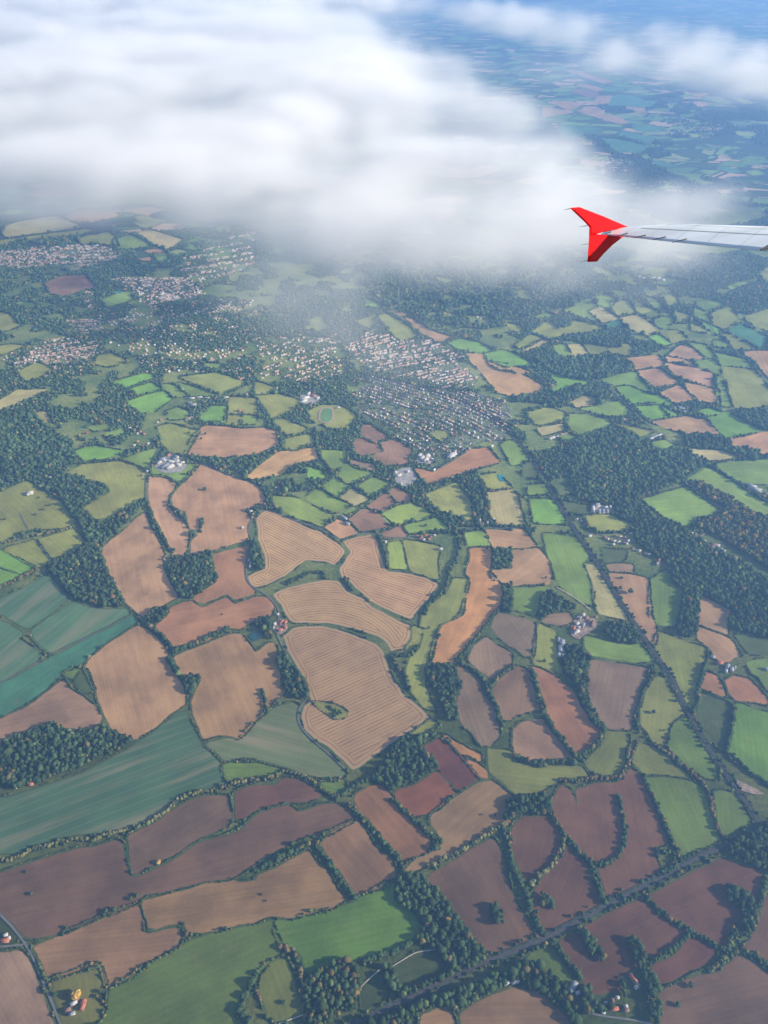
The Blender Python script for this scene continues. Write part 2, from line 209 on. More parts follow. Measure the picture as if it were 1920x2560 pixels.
y|yellow-green striped meadow closest to the running track|-496,2802 -396,2790 -233,2680 -217,2637 -261,2590 -384,2653 -471,2723
p|purple-brown ploughed field fifth nearest to the sewage works|-155,2647 -100,2707 -33,2690 39,2585 -19,2564 -97,2554
g|mid green meadow fourth nearest to the sewage works|-173,2680 -141,2723 -100,2718 -152,2653
b|light brown field closest to the sewage works|-254,2587 -204,2639 -123,2571 -109,2541 -179,2506
y|yellow-green striped meadow nearest to the sewage works|-13,2669 47,2723 116,2757 175,2712 213,2658 85,2605 20,2605
g|mid green meadow fifth nearest to the sewage works|79,2597 218,2645 280,2571 110,2541
p|purple-brown ploughed field sixth nearest to the sewage works|-6,2546 75,2597 97,2521 0,2511
y|yellow-green striped meadow second nearest to the sewage works|19,2481 67,2491 92,2316 25,2329
e|olive green meadow closest to the orange bare field|77,2501 228,2461 210,2366 211,2258 104,2311
e|olive green meadow closest to the sewage works|186,2813 330,2907 380,2757 375,2626 235,2701
e|olive green meadow third nearest to the town centre|440,2955 513,2980 576,2860 471,2842
e|olive green meadow nearest to the town centre|223,3325 278,3354 329,3311 286,3241
g|mid green meadow closest to the town centre|626,3255 664,3200 686,3094 644,3055 599,3043 569,3214 596,3248
d|dark green rough paddock fourth nearest to the grey sheds under the big forest|652,3055 697,3068 714,2943 641,2931
g|mid green meadow closest to the grey sheds under the big forest|649,2883 733,2889 743,2819 645,2808
d|dark green rough paddock second nearest to the grey sheds under the big forest|754,2907 836,2955 847,2825 789,2808
e|olive green meadow second nearest to the town centre|728,3518 860,3573 931,3518 909,3442 769,3398
w|straw-coloured rough field nearest to the big forest|764,3369 904,3412 901,3354 784,3297
g|mid green meadow nearest to the big forest|860,3297 919,3325 946,3269 886,3227
g|mid green meadow third nearest to the big forest|956,3503 1055,3503 1149,3427 1117,3354 967,3297 927,3369
e|olive green meadow closest to the big forest|1161,3412 1344,3340 1251,3276 1224,3354
g|mid green meadow third nearest to the far green farm|1293,3234 1376,3262 1418,3200 1343,3146
v|vivid green meadow second nearest to the far green farm|1620,3534 1694,3565 1742,3518 1650,3480
g|mid green meadow seventh nearest to the farmhouse hamlet under the wing|1936,4198 2070,4120 2081,4007 1920,4044
e|olive green meadow closest to the far green farm|1913,4026 2075,3989 2073,3760 2137,3628 2010,3596 1894,3565 1830,3565 1857,3760
g|mid green meadow nearest to the far green farm|1838,3916 1873,3881 1803,3580 1752,3596
b|light brown field closest to the farmhouse hamlet under the wing|2087,4218 2249,4218 2368,4198 2218,3828 2126,3898 2127,4082
g|mid green meadow fourth nearest to the far green farm|1777,4091 1889,4111 1899,4007 1865,3934 1791,4026
g|mid green meadow sixth nearest to the farmhouse hamlet under the wing|1818,4329 1905,4298 1907,4139 1857,4120
T|plain teal crop field closest to the farmhouse hamlet under the wing|2103,4488 2222,4599 2319,4402 2225,4248 2123,4423
e|olive green meadow fifth nearest to the farmhouse hamlet under the wing|2042,4434 2093,4445 2194,4238 2069,4218
g|mid green meadow fifth nearest to the farmhouse hamlet under the wing|1994,4402 2038,4423 2046,4258 1953,4278
e|olive green meadow fifth nearest to the winglet's shadowed valley|1195,4298 1298,4329 1303,4188 1205,4149
w|straw-coloured rough field third nearest to the winglet's shadowed valley|1094,4298 1165,4309 1187,4149 1094,4130
g|mid green meadow sixth nearest to the winglet's shadowed valley|1001,4288 1073,4309 1090,4130 1016,4139
e|olive green meadow fourth nearest to the winglet's shadowed valley|1314,4238 1443,4319 1468,4238 1413,4159 1321,4188
e|olive green meadow eighth nearest to the winglet's shadowed valley|776,4281 890,4437 957,4384 807,4240
w|straw-coloured rough field fourth nearest to the winglet's shadowed valley|804,4220 944,4363 996,4342 830,4211
e|olive green meadow third nearest to the winglet's shadowed valley|904,4469 1001,4602 1192,4647 1362,4535 1248,4448 1003,4384
g|mid green meadow nearest to the winglet's shadowed valley|1150,4787 1359,4985 1383,4811 1308,4740 1338,4602
w|straw-coloured rough field nearest to the winglet's shadowed valley|1316,4775 1401,4848 1479,4670 1367,4602
T|plain teal crop field closest to the winglet's shadowed valley|1364,4590 1476,4658 1490,4513 1381,4535
e|olive green meadow nearest to the winglet's shadowed valley|1490,4909 1598,4959 1604,4740 1475,4693
w|straw-coloured rough field second nearest to the winglet's shadowed valley|1491,4682 1610,4728 1689,4513 1600,4426 1495,4535
g|mid green meadow second nearest to the winglet's shadowed valley|1379,4985 1478,5062 1537,4959 1437,4787 1393,4860
e|olive green meadow second nearest to the winglet's shadowed valley|1655,4985 1694,4860 1774,4716 1683,4670 1625,4787
e|olive green meadow sixth nearest to the winglet's shadowed valley|1860,5062 1946,5036 1914,4860 1844,4860
g|mid green meadow fifth nearest to the winglet's shadowed valley|1733,5010 1801,4959 1817,4764 1751,4811
g|mid green meadow third nearest to the winglet's shadowed valley|1706,4647 1804,4716 1823,4647 1727,4513 1682,4557
e|olive green meadow third nearest to the farmhouse hamlet under the wing|1863,4787 1941,4716 1896,4602 1838,4602
v|vivid green meadow nearest to the winglet's shadowed valley|1603,4405 1668,4437 1707,4311 1643,4281
e|olive green meadow sixth nearest to the farmhouse hamlet under the wing|1730,4491 1806,4491 1824,4363 1719,4322
g|mid green meadow nearest to the farmhouse hamlet under the wing|2077,5010 2218,4897 2080,4752 2035,4860
e|olive green meadow second nearest to the farmhouse hamlet under the wing|2086,4740 2245,4860 2228,4670 2097,4513 2043,4579
g|mid green meadow third nearest to the farmhouse hamlet under the wing|2017,4836 2076,4740 2041,4602 1963,4693
v|vivid green meadow closest to the farmhouse hamlet under the wing|1956,4670 2036,4557 2073,4469 2018,4448
e|olive green meadow fourth nearest to the farmhouse hamlet under the wing|1915,4602 2000,4448 1891,4491
e|olive green meadow nearest to the farmhouse hamlet under the wing|2276,4693 2476,4811 2597,4764 2435,4363 2353,4491 2281,4602
g|mid green meadow fourth nearest to the farmhouse hamlet under the wing|2331,5167 2495,5304 2602,5304 2529,5221 2369,5127
e|olive green meadow seventh nearest to the farmhouse hamlet under the wing|2645,5447 2823,5595 2699,5276 2645,5276
g|mid green meadow second nearest to the farmhouse hamlet under the wing|2146,5114 2236,5010 2160,5062
g|mid green meadow fourth nearest to the winglet's shadowed valley|934,4670 1037,4764 1103,4693
b|light brown field closest to the winglet's shadowed valley|1070,4787 1147,4716 1103,4693
e|olive green meadow seventh nearest to the winglet's shadowed valley|760,4602 850,4557 838,4469 784,4491
w|straw-coloured rough field second nearest to the white-roofed works|-3013,6274 -3041,6479 -2925,6575 -2736,6694 -2448,6422 -2678,6293 -2955,6185
o|orange-tan field closest to the white-roofed works|-2666,6694 -2534,6879 -2176,6715 -2382,6537 -2539,6556
e|olive green meadow nearest to the white-roofed works|-2389,6149 -2188,6293 -2110,6185 -2022,5944 -2191,6046 -2300,6011
g|mid green meadow fifth nearest to the white-roofed works|-2091,6115 -1987,6220 -1773,5978 -1854,5928 -2013,5911
w|straw-coloured rough field nearest to the white-roofed works|-1935,6256 -1888,6366 -1553,6115 -1633,5878 -1695,5944
b|light brown field closest to the white-roofed works|-1863,5846 -1691,5928 -1634,5830 -1757,5813 -1698,5656 -1795,5687
g|mid green meadow second nearest to the white-roofed works|-1723,5813 -1623,5830 -1587,5718 -1623,5625
e|olive green meadow second nearest to the white-roofed works|-3057,6046 -2870,6149 -2382,6366 -2297,6329 -2411,6220 -2737,6115 -3016,5944
p|purple-brown ploughed field closest to the white-roofed works|-2325,5249 -2260,5375 -2091,5389 -1972,5167 -2126,5023 -2221,5062
g|mid green meadow third nearest to the white-roofed works|-2416,5389 -2302,5403 -2321,5332
g|mid green meadow nearest to the white-roofed works|-1863,4985 -1710,5127 -1658,4959 -1783,4823
g|mid green meadow second nearest to the golf course|-2417,4922 -2341,4934 -2234,4860 -2273,4799
g|mid green meadow nearest to the golf course|-2266,4922 -2189,4934 -2144,4860 -2228,4872
e|olive green meadow third nearest to the golf course|-2566,4811 -2390,4740 -2254,4557 -2316,4491 -2438,4491
w|straw-coloured rough field nearest to the golf course|-2083,3596 -2028,3644 -1973,3760 -1815,3760 -1929,3596 -1992,3549
b|light brown field tenth nearest to the far dual carriageway|2750,13735 2903,13667 3298,12713 3126,12537
b|light brown field ninth nearest to the far dual carriageway|2699,12479 2809,12595 3029,12196 2949,11924
p|purple-brown ploughed field closest to the far dual carriageway|2529,12032 2699,12252 2907,11924 2768,11462
b|light brown field sixth nearest to the far dual carriageway|2862,11715 3130,11715 2834,11123 2657,11123
b|light brown field fifth nearest to the far dual carriageway|2173,11412 2597,11218 2274,10757
b|light brown field fourth nearest to the far dual carriageway|2012,11029 2313,10757 2334,10668 1914,10411
b|light brown field second nearest to the far dual carriageway|2389,10757 2608,11076 2714,10668 2602,10327
b|light brown field nearest to the far dual carriageway|2685,10538 2798,10538 2894,10164 2792,10044 2602,10245
T|plain teal crop field fourth nearest to the far dual carriageway|2377,9374 2556,9339 2839,9000 2674,8745 2450,8745 2395,9000
T|plain teal crop field second nearest to the far dual carriageway|2693,9774 2996,9339 2847,9033 2606,9480
T|plain teal crop field fifth nearest to the far dual carriageway|3048,11715 3315,11715 3489,11218 3394,10937 2833,11029
b|light brown field third nearest to the far dual carriageway|3087,11029 3297,10937 3166,10581 3023,10846
T|plain teal crop field sixth nearest to the far dual carriageway|2627,8442 2814,8442 2871,8212 2772,8184
T|plain teal crop field seventh nearest to the far dual carriageway|3243,8325 3388,8212 3480,8046 3318,7965
g|mid green meadow second nearest to the far dual carriageway|3510,8046 3635,8101 3649,7939 3515,7896
b|light brown field eighth nearest to the far dual carriageway|4142,11924 4417,11871 4133,11562
g|mid green meadow nearest to the far dual carriageway|4178,11511 4448,11715 4521,11218 4366,11170
e|olive green meadow closest to the far dual carriageway|4592,11715 4818,11218 4586,11123
b|light brown field seventh nearest to the far dual carriageway|4045,11412 4184,11218 3909,10846
T|plain teal crop field third nearest to the far dual carriageway|2042,10084 2533,9850 2261,9552 2082,9339 1937,9480
T|plain teal crop field nearest to the far dual carriageway|2910,10084 3242,9850 3075,9625 2850,9699
g|mid green meadow third nearest to the far dual carriageway|2804,7782 2966,7834 3074,7630 2950,7556
y|yellow-green striped meadow nearest to the far dual carriageway|3405,9625 3567,9480 3425,9409
y|yellow-green striped meadow third nearest to the far dual carriageway|3952,9699 4165,9662 4167,9480 3961,9480
y|yellow-green striped meadow second nearest to the far dual carriageway|3439,9133 3577,9000 3484,8968
q|pale tan field closest to the bottom-left road junction|-1002,879 -968,883 -920,887 -900,877 -881,855 -856,823 -819,775 -781,723 -760,684 -925,684
e|olive green meadow closest to the small copse in the ribbed field|-232,1666 -183,1661 -139,1641 -115,1619 -130,1603 -157,1598 -181,1621 -202,1638
d|dark green rough paddock closest to the bottom-left road junction|-1038,968 -1001,968 -967,941 -937,914 -941,903 -975,899 -1009,897
"""
WOODS = """
long dark wood beside the teal crop field|11|-1241,1481 -1207,1504 -1164,1533 -1069,1586 -1040,1574 -1013,1550 -949,1550 -890,1568 -844,1544 -789,1518 -823,1481 -912,1426 -1007,1383 -1041,1362 -1100,1346 -1152,1362 -1194,1362
broad leaf-shaped wood beside the tan field|11|-1334,2348 -1259,2423 -1220,2461 -1201,2481 -1158,2442 -1113,2348 -1047,2240 -978,2138 -977,2110 -1069,2110 -1162,2147 -1216,2189 -1271,2267 -1325,2302
linear wood bordering the olive meadow|12|-1516,2955 -1410,2955 -1293,2895 -1221,2836 -1281,2757 -1311,2723 -1249,2647 -1190,2590 -1138,2680 -1077,2757 -1049,2779 -1040,2742 -1080,2634 -1121,2541 -1151,2461 -1198,2471 -1232,2501 -1311,2634 -1398,2742 -1441,2810 -1515,2848
square wood between brown fields|11|-858,2339 -843,2385 -743,2413 -702,2428 -677,2339 -645,2258 -686,2197 -735,2147 -789,2180 -827,2249
small copse where the lane meets the hedges|11|-885,2042 -858,2098 -817,2118 -795,2073 -831,2026 -876,2026
triangular copse beside the notched brown field|11|-695,1776 -622,1779 -635,1713 -657,1689
narrow wood below the red-roofed farm|11|-380,1884 -352,1877 -302,1800 -271,1746 -265,1737 -246,1685 -271,1673 -301,1673 -333,1731 -350,1798 -361,1807
rounded wood beside the red ploughed fields|11|10,1475 49,1515 103,1533 177,1547 126,1504 121,1487 157,1442 165,1415 117,1383 32,1341 14,1336 -14,1362 -42,1377 0,1420
tall wood below the orange bare field|11|139,1812 155,1825 235,1825 262,1751 259,1711 235,1673 240,1592 210,1592 188,1647 176,1711 137,1777
diagonal wood between green meadow and railway|11|29,1066 72,1088 105,1079 153,1029 190,972 260,873 251,859 184,837 158,852 137,888 86,899 83,918 108,953 69,984 29,1017
dense autumn-tinged wood at the bottom edge|11|-164,837 -138,855 -104,870 -73,848 -57,816 -63,772 -70,755 -138,723 -140,684 -179,684 -190,820
wooded spur left of the green paddock|11|-4,848 19,848 49,792 34,782 4,813
belt of trees south of the lower railway|12|-47,724 82,763 177,797 255,823 319,850 320,863 356,870 378,859 438,806 456,765 463,723 448,723 417,755 369,799 314,816 290,799 232,782 173,748 156,758 100,755 62,723 61,684 -64,684
belt of trees north of the lower railway|11|-62,742 26,778 34,789 102,813 168,837 184,837 102,802 8,768 -51,745
wood at the railway junction by the right edge|12|959,1150 1010,1195 1101,1228 1171,1247 1098,1066 1051,1096 1012,1105 969,1127
hooked copse in the brown field at right|11|917,1050 943,1054 976,1029 980,996 957,945 942,926 916,930 940,976 912,1012
oval copse round the hidden pond|10|409,1025 424,1031 450,1012 443,994 419,996
oval copse alone in the purple-brown field|10|277,996 294,1002 312,984 312,953 292,949 281,964
wooded spur hanging below the railway|11|490,945 514,945 535,911 554,870 540,859 517,881
wood around the brick house at lower right|11|618,911 643,918 657,881 649,848 668,806 667,748 641,723 630,748 638,806 632,845 619,884
screen of trees left of the brick house|10|577,823 591,830 591,799 582,765 576,799
village trees by the lane at the bottom right|13|475,806 572,785 594,782 585,732 632,729 536,722 479,752
wooded band above the round purple field|11|368,1310 476,1326 489,1295 491,1256 460,1256 407,1261 369,1246 342,1237 358,1295
tall dark wood south of the farm sheds|11|646,1913 685,1913 717,1855 697,1773 683,1713 678,1666 707,1568 685,1556 658,1616 639,1731 620,1798 615,1827
wood north-west of the farm among trees|11|590,2147 627,2197 663,2163 728,2106 679,2089 606,2065 569,2050
block of wood between farm and railway|11|814,2026 867,2034 912,1988 917,1942 895,1920 842,1928 793,1957
big forest right of the railway|13|898,3214 1015,3311 1135,3369 1209,3354 1265,3241 1343,3146 1416,3193 1517,3043 1360,2907 1134,2790 1027,2712 902,2757 852,2779 857,2955 854,3055
long forest running to the right edge|12|986,2709 1122,2742 1149,2666 1200,2613 1260,2571 1296,2501 1338,2432 1412,2376 1471,2284 1550,2180 1447,1928 1378,1950 1276,1988 1255,2026 1294,2089 1211,2172 1118,1950 1053,1972 1091,2065 1148,2197 1116,2249 1139,2329 1081,2413 1036,2481 1053,2602
rusty-tinged forest on the upper side of the green strip|12|1371,2895 1438,2907 1528,2802 1599,2680 1646,2647 1714,2585 1574,2240 1498,2357 1417,2481 1357,2551 1309,2582 1354,2623 1448,2666 1488,2687 1421,2833
wood above the pale far-right field|13|1477,3297 1588,3311 1676,3255 1682,3187 1799,3160 1767,3094 1691,3107 1618,3173 1459,3187
wood touching the right edge beyond the meadow|13|1809,3549 1891,3534 1998,3565 2098,3534 2008,3311 1887,3354 1816,3457
dark wood above the bright green slope|14|853,4120 1096,4139 1294,4149 1368,4159 1419,4007 1217,3881 1112,3863 991,3898 917,3970
curved wood round the pale clearing|13|680,3677 888,3693 1031,3794 1143,3811 1213,3677 1119,3580 1123,3677 1064,3710 983,3628 912,3596 674,3628
tree belt beside the tennis court meadow|12|346,2931 428,2980 459,2802 455,2690 393,2680 385,2813
wooded garden by the blue swimming pool|13|-460,2955 -411,3043 -375,3043 -340,2955 -287,2907 -366,2836 -468,2825 -523,2883
wood with white sheds beyond the small paddocks|14|1027,4363 1104,4426 1347,4469 1440,4384 1392,4260 1306,4281 1135,4342
round copse on the far green slope|13|1041,4670 1123,4693 1188,4624 1156,4557 1072,4513
far forest below the wing|16|2100,5565 2701,5878 2777,5595 2602,5332 2236,5167 2165,5276 1968,5332
far wood left of the farmhouse hamlet|15|2237,4985 2456,5194 2644,5249 2533,4959 2344,4884
wooded hillside with villas below the cloud|16|-225,5332 -145,5595 302,5595 934,5656 1161,5332 1591,5332 1364,5114 1253,4860 1080,4787 924,4670 863,4647 825,4811 734,4535 540,4491 357,4602 166,4670 20,4836 -136,5167
great wood at the left edge|14|-2046,3503 -1837,3565 -1696,3383 -1512,3241 -1440,3055 -1511,3005 -1640,3005 -1736,2883 -1794,2871
strip of trees beside the lane houses|12|-530,2501 -485,2394 -471,2329 -506,2311 -544,2413
wooded pond bank by the red-roofed farm|11|-477,2003 -465,2042 -428,2058 -404,2003 -403,1942 -426,1939 -429,1976 -452,2003
tree-filled garden strip below the lane|12|-885,3107 -736,3094 -601,3055 -632,2968 -656,2937 -766,3005
mass of willows beside the orange field|11|440,2432 522,2442 507,2325 428,2325
dark wood right of the orange field|11|459,2223 495,2232 478,2098 475,2073 438,2098
"""
LINES = """
small bush in the copse tongue inside the ribbed field|g|7|-182,1647 -167,1638 -151,1626 -141,1619 -166,1619 -155,1610
golden-leaved tree in the long hedge above the purple field|y|8|-1087,1125 -1062,1127 -1035,1123 -1008,1132 -986,1154 -955,1163 -916,1177 -867,1186 -822,1181 -791,1195 -763,1205 -730,1214 -702,1224 -663,1247 -629,1276 -593,1321 -550,1336 -501,1341 -466,1356 -431,1367 -394,1372 -358,1377 -331,1388 -305,1404 -257,1393 -218,1372 -189,1346
dark tree around the hedge crossing below the ribbed field|g|9|-179,1336 -141,1310 -106,1341 -78,1362 -32,1383
green tree in the row left of the reddish strip field|g|9|-104,1295 -67,1251 -31,1213 0,1176 30,1139 47,1114 50,1075
green tree in the row right of the reddish strip field|g|9|23,1310 59,1271 102,1227 131,1194 161,1180 142,1153
yellow-green tree in the row below the broad brown field|y|8|123,1105 175,1127 248,1172 322,1219 342,1233
green tree in the row above the orange-tan field|g|9|-350,1092 -286,1132 -208,1172
dark tree in the row right of the orange-tan field|g|9|-191,1172 -153,1123 -126,1079 -99,1041 -78,1021
tree in the row left of the pond copse field|g|9|341,1228 349,1186 352,1114 370,1058 385,1017 392,980 404,930
tree in the row between the two purple railway fields|g|9|490,1251 511,1194 523,1186 549,1141 572,1105 572,1066 584,1008
tree in the hanging row inside the big purple field|g|9|694,1321 691,1251 686,1204 671,1168 644,1127 606,1110 578,1114
tree in the hedge below the round purple field|y|9|508,1177 473,1123 433,1084 395,1054
tree in the tall row left of the right-hand green meadow|g|9|785,1388 791,1326 802,1266 807,1204 815,1157 821,1118
tree in the clump ending the tall row by the railway|g|8|758,1154 808,1145 799,1101 753,1088
autumn tree in the row right of the right-hand green meadow|a|9|850,1492 894,1459 930,1404 960,1351 960,1295 949,1237 955,1200 959,1172
tree in the dark row right of the square brown field|g|8|812,1550 816,1604 860,1698 908,1764 935,1825
tree in the row left of the vivid green field|g|10|1151,1647 1120,1574 1071,1487
tree in the row between vivid green field and railway|g|9|1067,1475 1100,1420 1150,1356 1199,1315
tree in the row by the small farm at the right edge|g|12|1112,1825 1061,1731 1031,1654 1008,1629
tree in the hedge left of the long reddish field|g|12|509,1798 514,1692 528,1592 553,1533 589,1464 605,1448
tree in the hedge right of the olive field|g|10|268,1832 303,1805 336,1764 347,1711 370,1647 377,1574
tree in the short hedge above the curved fields|g|10|359,1731 396,1777 443,1819
tree in the row right of the orange bare field|g|9|253,1841 314,1928 372,2011 420,2089 462,2147 491,2197
riverside willow winding past the valley meadow|g|10|149,2065 162,2114 212,2163 238,2214 253,2267 263,2320 291,2376 310,2461 311,2551 270,2623 201,2698 184,2765
tree on the bank right of the ribbed field|g|10|27,1855 38,1848 48,1807 69,1786 78,1726 88,1718
tree along the stream above the tall wood|g|11|27,1863 92,1870 126,1913
tree at the foot of the long reddish field|g|11|706,1562 675,1509 639,1475 600,1448
bush along the bottom of the small ribbed field|g|14|397,1464 432,1442 469,1431 584,1437
autumn tree in the hedge above the big purple field|a|9|534,1372 585,1372 648,1383 713,1383 748,1431 762,1487
tree in the diagonal hedge right of the railway field|g|9|698,1021 737,972 780,941 819,914 862,888 881,877
tree in the hedge at the right edge|g|9|884,884 928,877 955,848 995,813
tree in the thick row above the triangular field|g|8|674,859 734,892 785,930
tree in the row at the far right of the brown field|g|9|1031,1066 993,1008 953,945
tree in the short row below the hooked copse|g|9|909,945 873,899
yellowing tree at the corner of the triangular field|y|9|807,841 872,873
tree in the hedge below the small green paddock|g|9|432,907 453,870 482,820
autumn tree in the row left of the bottom wood|a|8|-262,896 -225,881 -202,834 -190,782 -182,723
tree at the lower left of the rough paddock|g|10|-313,834 -321,813 -339,778 -342,748 -317,722
tree along the south side of the bright green meadow|g|9|-50,859 8,877 79,907
tree in the row between the tan and ribbed strips|g|9|-1016,2698 -972,2592 -915,2511 -872,2432 -853,2432
tree in the row above the two olive paddocks|y|9|-1578,2471 -1469,2521 -1383,2551 -1308,2582
autumn tree in the hedge above the teal crops|a|9|-1520,2180 -1480,2214 -1424,2258 -1374,2320
tree in the hedge right of the large tan field|g|12|-868,2018 -798,1957 -754,1906 -739,1884
tree in the hedge above the notched field|g|12|-739,1884 -655,1935 -566,1995
tree in the hedge beside the triangular copse|g|14|-749,1855 -709,1793 -702,1784
bush in the green dip of the big tan field|g|10|-927,2720 -856,2666
bush in the short spur inside the big tan field|g|9|-780,2634 -768,2551
tree in the curved hollow between ribbed fields|g|9|-377,2240 -331,2267 -286,2302 -243,2302 -229,2267
tree in the notch between the ribbed fields|g|10|-150,2262 -124,2197
tree in the hedge left of the yellow paddock|g|10|-25,2531 7,2413 13,2329
tree in the row above the large olive meadow|g|11|-1440,3055 -1372,3068 -1246,3088
tree in the hedge between tan field and round wood|g|10|-525,3369 -491,3187 -503,3160
tree in the hedge above the green squares|g|11|-347,3369 -320,3187 -299,3094 -234,2968
tree in the narrow strip of the notched field|g|9|-409,1718 -393,1673 -382,1623
"""
LONE = """
g|small round tree in the upper left of the purple field|-974,1090
g|dark round tree standing alone in the purple field|-941,1030
g|dark tree on the hedge above the light brown field|-820,943
g|tree at the middle of the thin hedge|-728,984
g|tree just right of the middle of the thin hedge|-707,988
Y|bright yellow tree on the thin hedge|-620,1116
g|dark tree at the corner of three fields|-657,1025
g|tree left of the corner of three fields|-672,1017
g|tree at the kink of the thin hedge|-517,953
g|tree on the hedge above the bottom meadow|-409,939
g|dark tree right of the orange-tree farmhouse|-690,792
Y|large orange-leaved tree beside the farmhouse|-743,782
a|olive autumn tree left of the orange farmhouse tree|-770,785
g|dark tree by the road near the farmhouse|-795,785
p|upper dark shrub in the orange-tan field|-327,1029
p|lower dark shrub in the orange-tan field|-313,1012
g|lone tree in the rough paddock|-241,768
g|lone dark tree near the bottom right|706,763
g|lone tree on the field corner above the bottom right|749,806
g|small tree at the end of the grass strip|804,836
Y|bright orange tree just below the railway|412,903
Y|yellow-topped tree in the lower right wood|657,762
p|left shrub in the broad brown field|284,1261
p|right shrub in the broad brown field|322,1258
g|bush on the dark lane beside the ribbed field|-211,1512
g|dark oak in the olive meadow by the railway|878,1623
g|smaller oak below it in the olive meadow|894,1553
g|tall dark conifer at the meadow gate|830,1527
Y|small bright yellow tree at the field corner|751,1427
g|lone tree beside the autumn row|887,1442
g|upper lone tree in the brown field by the railway|927,2265
g|wide dark oak in the brown field by the railway|941,2184
g|small tree left of the wide oak|909,2206
g|tree in the pale field by the railway|792,2110
g|lone tree in the olive field by the sheds|558,1841
g|tree on the hedge of the square brown field|632,2267
g|lone tree at the left edge of the parkland|-1618,2634
g|dark parkland tree right of the drive|-1459,2731
a|brown parkland tree below the dark one|-1472,2701
g|flat parkland tree above the tree row|-1497,2666
a|parkland tree just below the mansion|-1525,2787
g|upper parkland tree near the wood|-1476,2793
y|pale tree on the edge of the teal field|-1031,1861
y|pale tree at the corner of the teal field|-1049,1814
p|dark shrub in the reddish field|-600,2069
p|tiny dark bush in the tan field|-907,2180
g|lone tree in the middle of the big tan field|-803,2846
g|upper lone tree in the tan field by the green meadow|-884,3308
g|lower lone tree in the tan field by the green meadow|-896,3266
g|lone tree in the olive meadow|-966,3318
R|bright red tree in the wooded village|-1475,3318
Y|orange tree in the wooded hamlet|-1198,3234
g|lone tree in the olive meadow below the brown field|342,2796
g|tree in the narrow green meadow|176,2590
Y|yellow tree between the ribbed fields|-52,2138
Y|yellow tree at the yellow paddock edge|12,2402
y|pale tree beside the stream bend|163,1997
y|pale bush at the tip of the rough triangle|-1048,1812
"""
RAIL = """
upper|-76,3898 143,3811 339,3710 489,3549 601,3412 634,3311 697,3120 741,2895 766,2757 776,2698 806,2541 855,2348 886,2163 916,2026 946,1906 961,1841 982,1766 983,1731 991,1623 1010,1509 1029,1420 1052,1351 1065,1285 1078,1237 1045,1195
lower|-137,693 -47,732 26,763 106,799 191,834 259,863 323,884 323,884 406,914 519,966 627,1019 720,1060 818,1107 913,1152 966,1168 1099,1224 1175,1257
"""
ROADS = """
road|7|-1041,1008 -1004,976 -971,953 -932,922 -896,888 -871,859 -843,823 -804,775 -765,723 -731,684
road|6|-1008,894 -973,896 -936,899 -915,901
road|6|-1038,2734 -1083,2907 -1092,2992 -1094,3094 -1085,3214 -1061,3173 -956,3094 -861,3055 -740,2980 -580,2895 -544,2825
road|6|-525,2779 -542,2701 -550,2661 -573,2613 -568,2551 -542,2501 -549,2413 -544,2284 -519,2232 -492,2201 -453,2180 -413,2130 -381,2073 -399,2003 -361,1913 -315,1820 -282,1746
lane|5|-315,1825 -277,1751 -246,1685 -274,1657 -280,1604 -261,1556 -218,1509 -167,1464 -108,1399
road|6|-540,2687 -495,2701 -381,2623 -280,2582 -225,2531 -185,2496 -122,2536 -32,2549 -6,2516 109,2511
road|6|201,2561 293,2571 436,2577 539,2571 585,2577
lane|4|846,2546 930,2521 1013,2491
track|5|666,2214 736,2147 771,2089
track|3|-56,802 -34,823 -11,841
track|3|19,848 50,866 82,884 105,886 131,890
track|4|-248,723 -191,742
road|6|475,748 525,738 582,732 631,723
road|12|1960,9133 2300,9409 2614,9736 2865,10044 3155,10538 3471,11076
road|12|4133,11562 4480,11871 4841,12252
road|14|-3084,6115 -2672,6274 -2411,6422 -1999,6517 -1376,6556
road|7|1149,3881 1237,3743 1272,3580 1325,3412 1367,3311 1404,3227
road|7|2023,4667 2020,4423 2058,4238 2102,4063 2099,3828
lane|4|-1443,2501 -1325,2357
lane|4|-1570,2677 -1496,2571
lane|4|-1170,1873 -1050,1965 -932,2069
lane|3|-1299,1743 -1242,1803 -1169,1870
road|6|984,3549 1152,3442 1355,3325
track|4|-906,2058 -861,2011 -806,1965
track|4|1341,2541 1306,2511
track|5|420,2613 410,2571
"""
